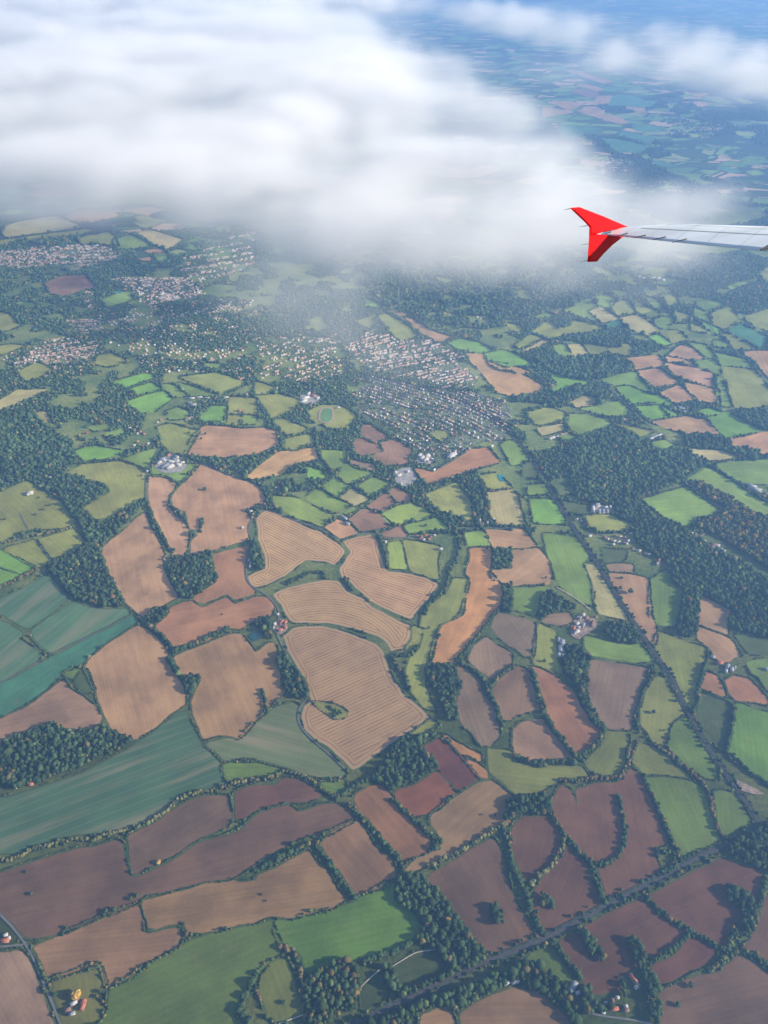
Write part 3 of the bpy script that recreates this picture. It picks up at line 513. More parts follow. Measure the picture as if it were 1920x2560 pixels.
FARMS = """
the red-roofed farm|-375,2026,9,26,60,R;-362,2002,9,20,-30,R;-377,1987,9,22,20,R;-400,2018,10,14,20,w;-394,2067,8,12,10,w;-361,2026,8,18,60,R;-404,2002,8,10,0,g
the big barn farm|-1026,3120,12,20,60,R;-1040,3081,20,50,-25,l;-1008,3068,18,55,-25,l;-989,3081,18,50,-25,g;-1021,3030,24,50,50,g;-998,3023,22,45,50,l;-966,3042,16,40,-25,l;-947,3055,12,25,40,l;-1057,3061,15,30,50,g;-1094,2986,10,14,30,w;-1111,2955,9,12,0,b;-987,3107,14,30,-25,g
the brick house at lower right|612,819,12,26,-60,R;617,809,11,22,-60,b;617,802,9,16,30,w
the farm among trees|737,2065,9,14,20,w;745,2049,9,16,30,b;721,2045,9,16,60,g;753,2033,10,18,30,b;761,2018,12,30,60,b;705,2018,10,18,30,l;689,1995,10,20,60,R;697,1980,12,20,30,w;726,2010,10,20,60,g;707,2002,8,16,-20,w;780,2053,8,14,10,b;687,1972,8,14,0,g
the grey sheds by the tall wood|633,1923,22,32,80,g;625,1894,20,30,80,l;613,1866,14,18,80,w;623,1938,12,20,80,g;691,1898,18,24,80,g;629,1866,16,30,80,l
the grey sheds below the big forest|928,2731,22,30,10,g;907,2703,14,40,80,l;930,2687,14,22,80,g;947,2687,14,22,80,g;964,2687,14,22,80,g;983,2714,12,26,80,l;963,2714,12,20,10,l
the bottom-left farmhouse|-745,766,10,18,30,w;-722,768,11,14,70,R;-721,759,10,20,80,R;-755,751,10,16,20,b;-740,775,9,12,0,b;-742,743,7,16,15,g
the roadside farm at the left edge|-968,923,9,12,20,w;-965,910,12,24,5,R;-957,916,7,9,20,w;-974,908,9,14,5,R
the house at the wood corner|-1073,1374,10,14,-20,w;-1058,1359,11,18,5,R;-1058,1379,7,10,10,w;-1098,1348,8,9,0,w
the lane hamlet at the bottom right|470,788,9,12,20,w;493,768,9,30,5,b;496,753,9,20,70,b;526,754,9,22,5,R;548,753,9,26,5,R;577,751,9,16,5,b;514,758,7,8,0,w;563,778,7,9,0,w;532,766,6,8,0,w;463,804,14,22,50,g;456,797,12,18,50,g;579,759,7,9,0,w;544,759,6,9,0,g;522,746,7,10,0,w;550,771,8,10,80,b
the cottages below the lower railway|265,812,10,18,20,w;278,816,9,14,20,b;302,811,9,20,30,w;100,764,8,9,10,w;7,727,8,14,20,w;29,729,8,12,20,w;18,725,11,18,20,R;321,812,8,22,15,w
the small farm at the right edge|1164,1832,11,26,10,R;1149,1859,11,16,-30,w;1185,1815,12,22,50,g;1196,1801,11,18,60,w;1173,1794,10,14,60,w;1207,1808,9,14,60,g;1317,1804,12,14,-40,w
the white mansion|-1577,2819,22,32,15,w;-1547,2871,10,18,30,w;-1527,2937,9,14,20,w;-1541,2895,8,12,30,w;-1583,2807,10,14,15,w
the wooded villa|-1568,3275,14,40,15,w;-1604,3248,10,16,0,w
the hamlet above the big barn farm|-1271,3361,11,18,20,w;-1245,3346,11,18,20,b;-1214,3332,11,20,-30,R;-1190,3311,12,24,-30,R;-1220,3311,9,14,20,w;-1210,3206,10,16,20,w;-1163,3200,10,18,60,R;-1146,3220,10,16,20,w;-1120,3254,9,12,20,w;-1146,3419,9,14,0,w;-1135,3442,10,12,0,R
the long white farm above the meadows|-1020,3660,10,40,5,w;-981,3668,10,40,5,w;-939,3660,10,40,-5,w;-889,3660,10,50,5,b;-842,3668,10,40,5,w;-994,3588,25,40,-20,w;-1019,3612,12,40,-25,w;-748,3533,12,22,10,R;-726,3518,10,16,10,b
the lane houses above the ribbed fields|-576,2687,10,16,20,w;-566,2665,10,16,20,b;-597,2576,9,14,10,w;-537,2370,12,16,80,w;-531,2352,9,20,80,g;-531,2329,9,14,80,w;-884,2375,10,12,0,b;-540,2742,10,16,30,b;-511,2725,9,14,30,b
the poolside house|-475,2895,12,20,50,R;-467,2853,10,16,-20,b;-485,2859,9,12,0,w
the grey barn between small fields|-156,2602,14,30,-30,g;-171,2644,10,22,-30,w;-181,2655,8,12,-30,w;-164,2633,8,14,-30,l
the riverside hamlet|135,2520,9,14,10,b;154,2515,9,16,10,b;173,2520,9,18,10,R;192,2515,9,16,-20,b;163,2495,9,14,10,w;185,2500,9,14,10,R;229,2437,12,20,0,w;209,2525,8,14,0,w;147,2500,8,14,0,b;6,2480,9,14,70,w
the crossroads hamlet|408,2623,9,14,80,w;418,2597,10,16,80,b;439,2607,9,18,80,w;434,2628,8,14,80,b;408,2597,8,12,80,w;340,2597,9,16,20,b;478,2602,9,18,10,b;468,2633,9,12,10,w
the school by the running track|-420,3660,18,60,35,l;-426,3628,14,50,35,l;-377,3685,14,30,-20,R;-403,3709,12,30,60,w;-351,3660,12,26,60,w;-375,3718,12,20,0,b;-240,3564,8,24,10,w
the industrial sheds at the town edge|179,3094,24,30,50,w;196,3081,20,36,50,w;205,3113,22,30,50,w;169,3120,18,24,50,w;323,3126,26,50,20,l;315,3107,18,40,20,w
the depot beside the big forest|1336,3282,18,60,15,l;1308,3266,14,34,15,w;1358,3296,12,30,15,w
the clubhouse in the forest edge|826,3275,14,30,10,w;813,3266,10,24,10,w;851,3289,9,18,10,g
the white stables at the far right|1664,2848,22,60,-30,w;1655,2871,22,50,-30,w;1678,2801,12,30,-30,b;1703,2813,10,20,-30,w
the farm in the forest ride|1348,2466,14,30,-20,b;1363,2461,12,26,-20,w;1339,2456,10,30,-20,b;1370,2437,9,20,-30,w;1380,2427,9,16,-30,w;1321,2490,9,14,-20,w;1283,2540,9,16,-20,w;1297,2535,9,14,-20,b
the farm amid far green fields|1544,3549,18,30,-20,w;1545,3525,16,30,-20,g;1537,3564,12,24,-20,w;1574,3556,12,30,70,b;1508,3564,10,20,0,g;1488,3549,10,16,0,w
the hamlet on the railway bend|853,2520,10,16,20,w;860,2525,9,14,20,b;840,2618,7,10,0,w;823,2633,7,10,0,w;850,2600,7,10,0,w;948,2485,9,14,20,w;965,2480,9,16,20,w;983,2476,9,16,0,b;995,2471,9,14,0,w;936,2490,9,14,0,b;915,2510,9,18,10,b;925,2500,9,12,10,w;980,2515,9,12,10,w;998,2510,9,12,10,b;1030,2535,9,14,10,w;1013,2442,9,14,0,b;1035,2427,10,18,-10,w;1055,2408,10,16,-10,b;1069,2403,9,14,0,w;1098,2361,11,26,70,R;1088,2347,9,16,70,w;1132,2352,7,22,-20,w;1083,2671,9,18,0,w;1069,2665,9,14,0,b;1144,2612,9,12,0,w;962,2520,9,12,10,b;1006,2490,9,12,10,w;940,2466,9,14,10,w
the sewage works|77,2889,14,14,0,w;67,2955,10,30,30,l;110,2986,12,16,20,w;53,2980,10,16,20,l
the white villas beyond the wing|1777,5346,20,34,0,w;1802,5318,18,40,0,w;1842,5346,20,34,10,b;1866,5318,22,44,0,w;1904,5318,20,40,0,w;1928,5290,20,34,0,w;1488,5304,20,40,0,w
"""
TOWN = """
the terraced estate below the downs|12|62|13|.6|-2880,5862 -2360,5978 -2200,5995 -2064,6011 -1959,5750 -2004,5625 -2192,5505 -2422,5535 -2820,5535
the market town centre|35|50|13|.55|-1923,5332 -1396,5332 -1248,5167 -1230,4959 -1357,4934 -1521,4811 -1697,5114
the red-roofed crescent|10|60|14|.8|-2016,4647 -1839,4740 -1729,4491 -1914,4448
the street of semis above the crescent|80|62|13|.7|-2030,5114 -1957,5114 -1819,4740 -1888,4740
the hillside estate|20|66|13|.6|-2095,4047 -2080,4384 -1907,4426 -1695,4240 -1673,4104 -1926,4066
the leafy suburb|40|60|24|.5|-1830,4811 -1481,4811 -1210,4959 -851,5010 -698,3813 -936,3937 -1289,3973 -1439,4161 -1748,4491
the leafy hillside villas|30|65|26|.4|-2249,4218 -1920,4319 -1616,4218 -1650,4026 -1779,3881 -1834,3794 -2086,3794
the dense estate behind the railway|-42|56|12|.6|-59,3881 143,3794 342,3760 514,3726 670,3596 627,3311 547,3214 491,3255 369,3133 305,3055 222,2992 181,3043 118,3107 128,3214 31,3311 -86,3442 -151,3534 -124,3726
the crescent estate under the thin cloud|32|64|12|.7|94,4402 250,4360 416,4218 448,4044 527,3863 480,3811 269,3811 18,3952 -114,4044 -248,4319 -122,4466
the suburb veiled by cloud|35|66|16|.6|-773,4402 -270,4402 -197,3934 -324,3898 -531,3828 -706,3881
the far avenue of houses|30|120|16|.6|-1479,5687 -1029,6403 -922,5565 -1248,5167 -1419,5447
the villas on the wooded hillside|20|140|40|.25|75,5221 892,5332 1048,4959 639,4535 412,4716 120,4811
the hamlet in the far woods|20|90|30|.5|2110,8807 2519,8383 2361,7992 2039,8156
the village in the far valley|20|110|34|.4|3411,10581 3978,9927 3606,9339 3138,9480
"""
CLOUD = """
1.15|.35|-4157,10324 -699,10324 -160,6495 145,4666 260,3792 374,3329 448,2827 450,2346 357,2059 211,1886 22,1809 -139,1809 -299,1886 -476,2005 -631,2066 -831,2135 -1037,2195 -1244,2237 -4909,10324
.95|.45|169,4666 366,4128 592,3899 658,3329 640,2707 758,2417 832,2258 772,2059 641,1919 454,1824 263,1764 74,1764 -138,1794 -251,1855 -35,2022 205,2096
.8|.45|551,2707 778,2441 921,2216 890,2022 755,1855 488,1736 331,1722 423,2346
.9|.3|-1351,10324 -148,10324 228,6495 84,5443 -302,5443 -716,6230
.62|.22|353,7092 744,6781 1146,6179 1683,5869 1946,5251 2146,4820 2357,4251 1942,3414 1732,3792 1402,4010 1064,4382 800,5443 415,6360
.3|.4|790,4820 1256,4251 1732,3792 1615,3502 1108,3691 687,4128
.42|.45|-393,1855 -73,1750 -9,1531 76,1303 41,1232 -88,1232 -240,1420 -390,1654
.3|.45|179,1764 766,1824 713,1603 429,1463 258,1554
.35|.45|-620,2022 -140,1824 -126,1603 -322,1603 -473,1764
"""
SCATTER = """
-1738,2539 1738,2539 3175,5645 899,6111 -1008,6489 -3290,5978
"""
FARWOOD = """
715,6489 3228,5766 6603,13511 2768,11180
"""
EXTRA = """
pond|water|small dark teal pond beside the red-roofed farm|-464,1984 -454,1993 -435,1965 -448,1946 -458,1937 -468,1935 -491,1961 -474,1984
running_track|track|pale brown oval running track at the school|ring -296 3492 40 79
swimming_pool|pool|blue swimming pool in the wooded garden|-451,2903 -432,2895 -434,2883 -453,2893
tennis_court|court|blue-green tennis courts at the meadow edge|519,2962 541,2970 562,2925 533,2903
sports_court|courtpale|pale turquoise courts in the park by the town|-1815,5088 -1770,5114 -1749,5075 -1794,5049
farmyard|concrete|pale concrete yard of the big barn farm|-1077,3049 -1047,3114 -1016,3136 -922,3055 -928,2992 -1006,2974 -1059,3005
farmyard|concrete|pale yard between the grey sheds by the tall wood|603,1855 614,1884 618,1931 638,1957 649,1913 644,1870 624,1848
farmyard|concrete|yard between the sheds below the big forest|888,2671 912,2742 1000,2726 985,2677
farmyard|dirt|earthen yard of the red-roofed farm|-403,1988 -407,2026 -375,2050 -345,2003 -362,1972 -384,1969
farmyard|dirt|mixed yard of the farm among trees|670,1965 687,2026 727,2073 789,2042 768,1995 723,1965 696,1942
farmyard|concrete|yard of the school beside the running track|-447,3628 -445,3710 -354,3710 -325,3628 -403,3596
farmyard|concrete|works yard of the white sheds at the town edge|146,3068 170,3140 235,3107 217,3043
riding_arena|sand|sandy riding arena beside the long white farm|-1013,3435 -987,3487 -963,3465 -994,3420
riding_arena|sand|orange sand arena at the forest edge|868,3318 898,3340 919,3325 883,3297
riding_arena|sand|ring-shaped sand arena by the winding road|1213,3450 1234,3472 1246,3442 1227,3427
car_park|concrete|grey concrete depot at the sewage works|43,2968 79,3017 130,3030 155,2931 119,2883 84,2860 56,2895
car_park|concrete|large pale car park in the market town|-1485,4959 -1482,5088 -1352,5010 -1350,4947 -1428,4934
town_ground|town|grey-green ground of the dense estate behind the railway|-59,3881 143,3794 342,3760 514,3726 670,3596 627,3311 547,3214 491,3255 369,3133 305,3055 222,2992 181,3043 118,3107 128,3214 31,3311 -86,3442 -151,3534 -124,3726
town_ground|town|grey-green ground of the market town|-1923,5332 -1396,5332 -1248,5167 -1230,4959 -1357,4934 -1521,4811 -1697,5114
town_ground|town|grey-green ground of the terraced estate|-2984,5862 -2360,5978 -2064,6011 -1959,5750 -2004,5625 -2192,5505 -2854,5535
town_ground|town|grey-green ground of the crescent estate|94,4402 250,4360 416,4218 448,4044 527,3863 480,3811 269,3811 18,3952 -114,4044 -248,4319 -122,4466
bare_patch|dirt|pale worn patch where the railways meet|1049,1383 1103,1351 1134,1326 1093,1326 1050,1346
"""
LMK = [('the red-roofed farm', -374, 2011), ('the big barn farm', -1013, 3055), ('the running track', -294, 3492), ('the farm among trees', 722, 2018), ('the grey sheds under the big forest', 939, 2709), ('the triangular copse', -652, 1746), ('the small copse in the ribbed field', -156, 1629), ('the railway junction', 1061, 1191), ('the bottom-left road junction', -917, 901), ('the hidden pond copse', 427, 1012), ('the lone oval copse', 294, 972), ('the orange bare field', 326, 2065), ('the long dark wood', -1004, 1475), ('the square wood', -750, 2284), ('the white mansion', -1574, 2819), ('the sewage works', 100, 2955), ('the big forest', 1138, 3030), ('the red ploughed wedge', 209, 1431), ('the brick house at lower right', 615, 813), ('the bottom-left farmhouse', -743, 768), ('the white-roofed works', -1419, 4985), ('the golf course', -1965, 3693), ('the tall wood below the orange field', 196, 1705), ('the farmhouse hamlet under the wing', 2318, 4811), ('the town centre', 372, 3487), ('the far dual carriageway', 2865, 10044), ('the red tree', -1475, 3318), ("the winglet's shadowed valley", 1402, 4716), ('the far green farm', 1544, 3549), ('the small farm at the right edge', 1182, 1812), ('the bright green meadow', -131, 945)]
WING = {'upper': [(4.337, 18.874, -5.737), (4.633, 19.18, -5.81), (5.462, 19.954, -6.272), (6.379, 20.802, -6.809), (6.083, 20.49, -6.754), (5.728, 20.119, -6.682), (5.427, 19.804, -6.621), (5.26, 19.625, -6.602), (5.019, 19.379, -6.534), (5.002, 19.414, -6.363), (4.854, 19.298, -6.211)], 'lower': [(5.019, 19.379, -6.534), (5.26, 19.625, -6.602), (5.742, 20.102, -6.784), (6.228, 20.577, -6.987), (5.865, 20.154, -7.052), (5.581, 19.806, -7.153), (5.365, 19.534, -7.256), (5.038, 19.205, -7.147), (5.029, 19.301, -6.815)], 'le': [(5.846, 20.553, -6.794), (6.296, 20.532, -6.72), (6.68, 20.393, -6.64), (7.004, 20.233, -6.566), (7.5, 19.871, -6.436), (8.865, 18.401, -6.011), (10.008, 17.147, -5.652)], 'te': [(5.44, 20.301, -6.823), (5.691, 19.919, -6.729), (5.92, 19.56, -6.641), (6.323, 18.918, -6.486), (6.903, 18.019, -6.267), (7.954, 16.403, -5.871), (8.917, 14.91, -5.507)], 'panel': [(6.468, 19.965, -6.612), (8.454, 17.392, -5.933), (9.475, 16.054, -5.581)], 'slat': [(7.085, 19.993, -6.519), (8.65, 17.873, -5.97), (9.683, 16.481, -5.609)], 'wick': [[(5.597, 20.042, -6.761), (5.751, 20.064, -6.74)], [(5.791, 19.647, -6.674), (6.044, 19.633, -6.632)], [(6.051, 19.208, -6.571), (6.347, 19.157, -6.517)], [(6.372, 18.732, -6.452), (6.674, 18.686, -6.398)], [(6.66, 18.177, -6.328), (6.991, 18.205, -6.28)]], 'fwick': [[(4.161, 18.682, -5.727), (4.354, 18.887, -5.756)], [(4.684, 19.098, -6.245), (4.936, 19.358, -6.306)], [(4.799, 19.091, -6.67), (5.044, 19.341, -6.742)], [(4.796, 18.968, -7.049), (5.059, 19.237, -7.12)]], 'gap': [(7.907, 16.413, -5.88), (8.14, 16.539, -5.861)], 'f': [0.6691, 0.7431, 0.0], 'ow': [-0.7269, 0.6545, -0.2079], 'nw': [-0.1545, 0.1391, 0.9781]}
S2C = (-223, 1824)
T_ANG = 61.0
S_ANG = {"s1": 30.3, "s3": -36.4, "s4": -26.0}

def rows(t): return [l.split('|') for l in t.strip().split('\n')]
def pts(s): return np.array([[float(v) for v in q.split(',')] for q in s.split()])

# ---------------------------------------------------------------- helpers
def link(o): sc.collection.objects.link(o); return o
def tag(o, label=None, cat=None, group=None, kind=None):
    if label: o['label'] = label
    if cat: o['category'] = cat
    if group: o['group'] = group
    if kind: o['kind'] = kind
    return o
def obj(name, me, mat=None, parent=None, loc=None):
    o = bpy.data.objects.new(name, me); link(o)
    if mat is not None and not me.materials: me.materials.append(mat)
    if parent: o.parent = parent
    if loc is not None: o.location = loc
    return o
def empty(name, loc, rz=0):
    o = bpy.data.objects.new(name, None); link(o); o.location = loc; o.rotation_euler = (0, 0, rz); o.empty_display_size = 3
    return o
def raw_mesh(name, V, Fc, attrs=None):
    """V (n,3), Fc (m,3) triangles; attrs: dict name -> (type, array) on points"""
    me = bpy.data.meshes.new(name); V = np.asarray(V, np.float32); Fc = np.asarray(Fc, np.int32)
    me.vertices.add(len(V)); me.vertices.foreach_set('co', V.ravel())
    me.loops.add(Fc.size); me.loops.foreach_set('vertex_index', Fc.ravel())
    me.polygons.add(len(Fc)); me.polygons.foreach_set('loop_start', np.arange(len(Fc), dtype=np.int32) * 3)
    for k, (t, a) in (attrs or {}).items():
        at = me.attributes.new(k, t, 'POINT')
        f = {'FLOAT': 'value', 'FLOAT_VECTOR': 'vector', 'FLOAT_COLOR': 'color'}[t]
        at.data.foreach_set(f, np.asarray(a, np.float32).ravel())
    me.update(calc_edges=True)
    return me
def inside(P, poly):
    """vectorised point-in-polygon"""
    m = np.zeros(len(P), bool)
    lo, hi = poly.min(0), poly.max(0)
    idx = np.nonzero((P[:, 0] >= lo[0]) & (P[:, 0] <= hi[0]) & (P[:, 1] >= lo[1]) & (P[:, 1] <= hi[1]))[0]
    if not len(idx): return m
    x, y = P[idx, 0], P[idx, 1]; r = np.zeros(len(idx), bool)
    x1, y1 = poly[-1]
    for x2, y2 in poly:
        if y1 != y2:
            r ^= ((y1 > y) != (y2 > y)) & (x < (x2 - x1) * (y - y1) / (y2 - y1) + x1)
        x1, y1 = x2, y2
    m[idx] = r
    return m
def seg_dist(P, poly, closed=True):
    d = np.full(len(P), 1e9)
    n = len(poly)
    for i in range(n if closed else n - 1):
        a, b = poly[i], poly[(i + 1) % n]; ab = b - a; L = ab @ ab
        if L < 1e-9: continue
        t = np.clip(((P - a) @ ab) / L, 0, 1)
        d = np.minimum(d, np.hypot(*(P - a - t[:, None] * ab).T))
    return d
def resample(poly, step, closed=True):
    q = np.vstack([poly, poly[:1]]) if closed else poly
    L = np.hypot(*np.diff(q, axis=0).T); s = np.concatenate([[0], np.cumsum(L)])
    n = max(4, int(s[-1] / step)); t = np.linspace(0, s[-1], n + 1)
    if closed: t = t[:-1]
    return np.stack([np.interp(t, s, q[:, 0]), np.interp(t, s, q[:, 1])], 1)
def smooth(poly, closed=True, k=.2):
    q = poly; nx = np.roll(q, -1, 0)
    a = q * (1 - k) + nx * k; b = q * k + nx * (1 - k)
    r = np.empty((2 * len(q), 2)); r[0::2] = a; r[1::2] = b
    if not closed: r = np.vstack([q[:1], r[:-2], q[-1:]])
    return r
def vnoise(P, scale, seed=0, oct=4):
    """2-D/3-D value noise, 0..1"""
    r = np.random.default_rng(seed); N = 64; out = np.zeros(len(P)); amp = .5; tot = 0
    dim = P.shape[1]; T = r.random((N,) * dim)
    for o in range(oct):
        q = P / scale + 17.3 * o; i = np.floor(q).astype(int); f = q - i; f = f * f * (3 - 2 * f)
        v = 0
        for c in range(2 ** dim):
            wgt = 1; ix = []
            for d in range(dim):
                b = (c >> d) & 1; ix.append((i[:, d] + b) % N); wgt = wgt * (f[:, d] if b else 1 - f[:, d])
            v = v + wgt * T[tuple(ix)]
        out += amp * v; tot += amp; amp *= .5; scale = scale / 2.03
    return out / tot

# ---------------------------------------------------------------- materials
class N:
    def __init__(s, name):
        s.m = bpy.data.materials.new(name); s.m.use_nodes = True; s.t = s.m.node_tree; s.t.nodes.clear()
        s.out = s.t.nodes.new('ShaderNodeOutputMaterial')
    def n(s, typ, **kw):
        nd = s.t.nodes.new(typ)
        for k, v in kw.items(): setattr(nd, k, v)
        return nd
    def l(s, a, b): s.t.links.new(a, b)
    def val(s, inp, v):
        if isinstance(v, bpy.types.NodeSocket): s.l(v, inp)
        else: inp.default_value = v
    def math(s, op, a, b=0.0, c=0.0, clamp=False):
        nd = s.n('ShaderNodeMath', operation=op, use_clamp=clamp)
        s.val(nd.inputs[0], a); s.val(nd.inputs[1], b); s.val(nd.inputs[2], c); return nd.outputs[0]
    def mix(s, f, a, b, blend='MIX'):
        nd = s.n('ShaderNodeMix', data_type='RGBA', blend_type=blend)
        s.val(nd.inputs[0], f)
        for i, v in ((6, a), (7, b)):
            s.val(nd.inputs[i], v if isinstance(v, bpy.types.NodeSocket) else (*v, 1))
        return nd.outputs[2]
    def pos(s): return s.n('ShaderNodeNewGeometry').outputs['Position']
    def attr(s, name): return s.n('ShaderNodeAttribute', attribute_name=name)
    def scale(s, v, sx, sy=None, sz=None, rz=0):
        nd = s.n('ShaderNodeMapping'); s.l(v, nd.inputs[0])
        nd.inputs['Scale'].default_value = (sx, sx if sy is None else sy, sx if sz is None else sz); nd.inputs['Rotation'].default_value = (0, 0, rz)
        return nd.outputs[0]
    def noise(s, v, sc_, det=4, rough=.6):
        nd = s.n('ShaderNodeTexNoise'); s.l(v, nd.inputs['Vector']); nd.inputs['Scale'].default_value = sc_
        nd.inputs['Detail'].default_value = det; nd.inputs['Roughness'].default_value = rough
        return nd.outputs[0]
    def ramp(s, f, lo, hi, a=0.0, b=1.0):
        nd = s.n('ShaderNodeMapRange', interpolation_type='SMOOTHSTEP'); s.val(nd.inputs[0], f)
        for i, v in zip((1, 2, 3, 4), (lo, hi, a, b)): nd.inputs[i].default_value = v
        return nd.outputs[0]
    def mulc(s, col, f):
        nd = s.n('ShaderNodeVectorMath', operation='SCALE'); s.val(nd.inputs[0], col); s.val(nd.inputs[3], f); return nd.outputs[0]
    def surf(s, col, rough=.9, spec=.2, **kw):
        b = s.n('ShaderNodeBsdfPrincipled'); s.val(b.inputs['Base Color'], col if isinstance(col, bpy.types.NodeSocket) else (*col, 1))
        s.val(b.inputs['Roughness'], rough); b.inputs['Specular IOR Level'].default_value = spec
        for k, v in kw.items(): s.val(b.inputs[k.replace('_', ' ')], v)
        s.l(b.outputs[0], s.out.inputs[0]); return s.m
GRASS = (.055, .085, .03)
def field_mat(name, mode):
    s = N(name); P = s.pos(); oc = s.n('ShaderNodeObjectInfo').outputs['Color']
    ed = s.attr('ed').outputs['Fac']; uv = s.attr('fuv').outputs['Vector']
    sep = s.n('ShaderNodeSeparateXYZ'); s.l(uv, sep.inputs[0]); u = sep.outputs[0]
    big = s.noise(P, 1 / 130., 3, .55); fine = s.noise(P, 1 / 9., 3, .7)
    streak = s.noise(s.scale(uv, 1 / 14., 1 / 260., 1), 1.0, 3, .6)
    if mode == 'soil':
        f = s.math('ADD', s.ramp(big, .3, .7, .76, 1.2), s.math('MULTIPLY', s.math('SUBTRACT', fine, .5), .35))
        f = s.math('MULTIPLY', f, s.ramp(streak, .25, .75, .9, 1.1))
        fu = s.math('SINE', s.math('MULTIPLY', u, 2 * math.pi / 11))
        f = s.math('ADD', f, s.math('MULTIPLY', fu, .03))
        head = s.ramp(ed, 12, 15, 1.07, 1.0); f = s.math('MULTIPLY', f, head)
        col = s.mulc(oc, f)
        pale = s.noise(s.scale(uv, 1 / 60., 1 / 190., 1), 1.0, 4, .6)
        col = s.mix(s.ramp(pale, .52, .75, 0, .42), col, s.mulc(oc, 1.38))
        edge = s.math('ADD', ed, s.math('MULTIPLY', s.math('SUBTRACT', fine, .5), 7))
        col = s.mix(s.ramp(edge, 0, 3.5, 1, 0), col, GRASS)
    elif mode == 'stubble':
        nearb = s.ramp(ed, 27, 29, 0, 1)
        cu = s.n('ShaderNodeMix', data_type='FLOAT'); s.l(nearb, cu.inputs[0]); s.l(ed, cu.inputs[2]); s.l(u, cu.inputs[3])
        wob = s.math('ADD', cu.outputs[0], s.math('MULTIPLY', s.noise(P, 1 / 60., 2), 1.2))
        a = s.math('SINE', s.math('MULTIPLY', wob, 2 * math.pi / 12.5))
        b = s.math('SINE', s.math('MULTIPLY', wob, 2 * math.pi / 60.))
        st = s.math('MULTIPLY', s.ramp(a, -.2, .95, 0, 1), s.ramp(b, -1, .4, .55, 1))
        st = s.math('MULTIPLY', st, s.ramp(s.noise(P, 1 / 40., 3), .3, .6, .45, 1))
        f = s.math('ADD', s.ramp(big, .3, .7, .9, 1.12), s.math('MULTIPLY', s.math('SUBTRACT', fine, .5), .35))
        col = s.mulc(oc, f); col = s.mix(s.math('MULTIPLY', st, .85), col, (.19, .1, .06))
        col = s.mix(s.ramp(streak, .5, .8, 0, .3), col, (.52, .38, .2))
        col = s.mix(s.ramp(ed, 4, 8, 1, 0), col, (.36, .25, .16))
        col = s.mix(s.ramp(s.math('ADD', ed, s.math('MULTIPLY', fine, 5)), 3, 6, 1, 0), col, (.12, .17, .06))
    elif mode == 'crop':
        f = s.math('ADD', s.ramp(big, .3, .7, .88, 1.12), s.math('MULTIPLY', s.math('SUBTRACT', fine, .5), .3))
        col = s.mulc(oc, f)
        pale = s.noise(s.scale(uv, 1 / 45., 1 / 500., 1), 1.0, 3, .55)
        col = s.mix(s.ramp(pale, .45, .75, 0, .5), col, (.34, .25, .15))
        a = s.math('SINE', s.math('MULTIPLY', s.math('ADD', u, s.math('MULTIPLY', big, 5)), 2 * math.pi / 27.))
        col = s.mix(s.ramp(a, .88, .99, 0, .2), col, (.30, .29, .2))
        col = s.mix(s.ramp(s.math('ADD', ed, s.math('MULTIPLY', fine, 6)), 4, 9, 1, 0), col, GRASS)
    else:
        f = s.math('ADD', s.ramp(big, .3, .7, .8, 1.2), s.math('MULTIPLY', s.math('SUBTRACT', fine, .5), .55))
        f = s.math('MULTIPLY', f, s.ramp(streak, .3, .7, .92, 1.08))
        col = s.mulc(oc, f)
        dry = s.noise(P, 1 / 70., 5, .7)
        col = s.mix(s.ramp(dry, .52, .78, 0, .35), col, (.2, .18, .08))
        a = s.math('SINE', s.math('MULTIPLY', u, 2 * math.pi / 16.))
        col = s.mulc(col, s.math('ADD', s.math('MULTIPLY', a, .035), 1))
        col = s.mix(s.ramp(s.math('ADD', ed, s.math('MULTIPLY', fine, 6)), 3, 8, .6, 0), col, (.05, .08, .035))
    return s.surf(col, .95, .1)
M_F = {k: field_mat('field_' + k, k) for k in ('soil', 'stubble', 'crop', 'meadow')}

def foliage_mat():
    s = N('foliage'); col = s.attr('col').outputs['Color']; P = s.pos()
    f = s.noise(P, .45, 3, .7); f = s.ramp(f, .28, .72, .55, 1.5)
    return s.surf(s.mulc(col, f), 1.0, 0.0)
M_LEAF = foliage_mat()
def plain(name, c, rough=.85, var=.25, scale=.3, spec=.2, **kw):
    s = N(name); f = s.ramp(s.noise(s.pos(), scale, 4, .6), .3, .7, 1 - var, 1 + var)
    return s.surf(s.mulc((*c,), f), rough, spec, **kw)
M_TRUNK = plain('bark', (.12, .09, .07)); M_WALL = plain('wall_render', (.55, .5, .44), scale=.5)
M_WALLB = plain('wall_brick', (.34, .22, .16), scale=.5)
M_ROOF = {'R': plain('roof_red_tile', (.42, .13, .07), scale=.6), 'b': plain('roof_brown_tile', (.22, .13, .10), scale=.6),
          'w': plain('roof_white', (.46, .44, .42), scale=.2, var=.12), 'g': plain('roof_grey_sheet', (.24, .25, .27), scale=.2),
          'l': plain('roof_light_sheet', (.45, .44, .42), scale=.12)}
M_COLV = N('house_colours'); M_COLV = M_COLV.surf(M_COLV.attr('col').outputs['Color'], .8, .2)
M_ROAD = plain('asphalt', (.15, .148, .145), scale=.05, var=.15); M_TRACK = plain('chalk_track', (.45, .38, .28), scale=.1)
M_X = dict(water=plain('pond_water', (.02, .07, .07), .12, .1, spec=.5), pool=plain('pool_water', (.05, .3, .55), .15, .1), track=plain('track_surface', (.42, .27, .2), scale=.1),
           court=plain('court_green', (.03, .28, .30), scale=.1), courtpale=plain('court_pale', (.15, .42, .36), scale=.1), concrete=plain('concrete_yard', (.34, .31, .28), scale=.06),
           dirt=plain('dirt_yard', (.27, .2, .15), scale=.08, var=.4), sand=plain('sand', (.45, .33, .2), scale=.1), town=plain('town_gardens', (.15, .18, .085), scale=.06, var=.6))

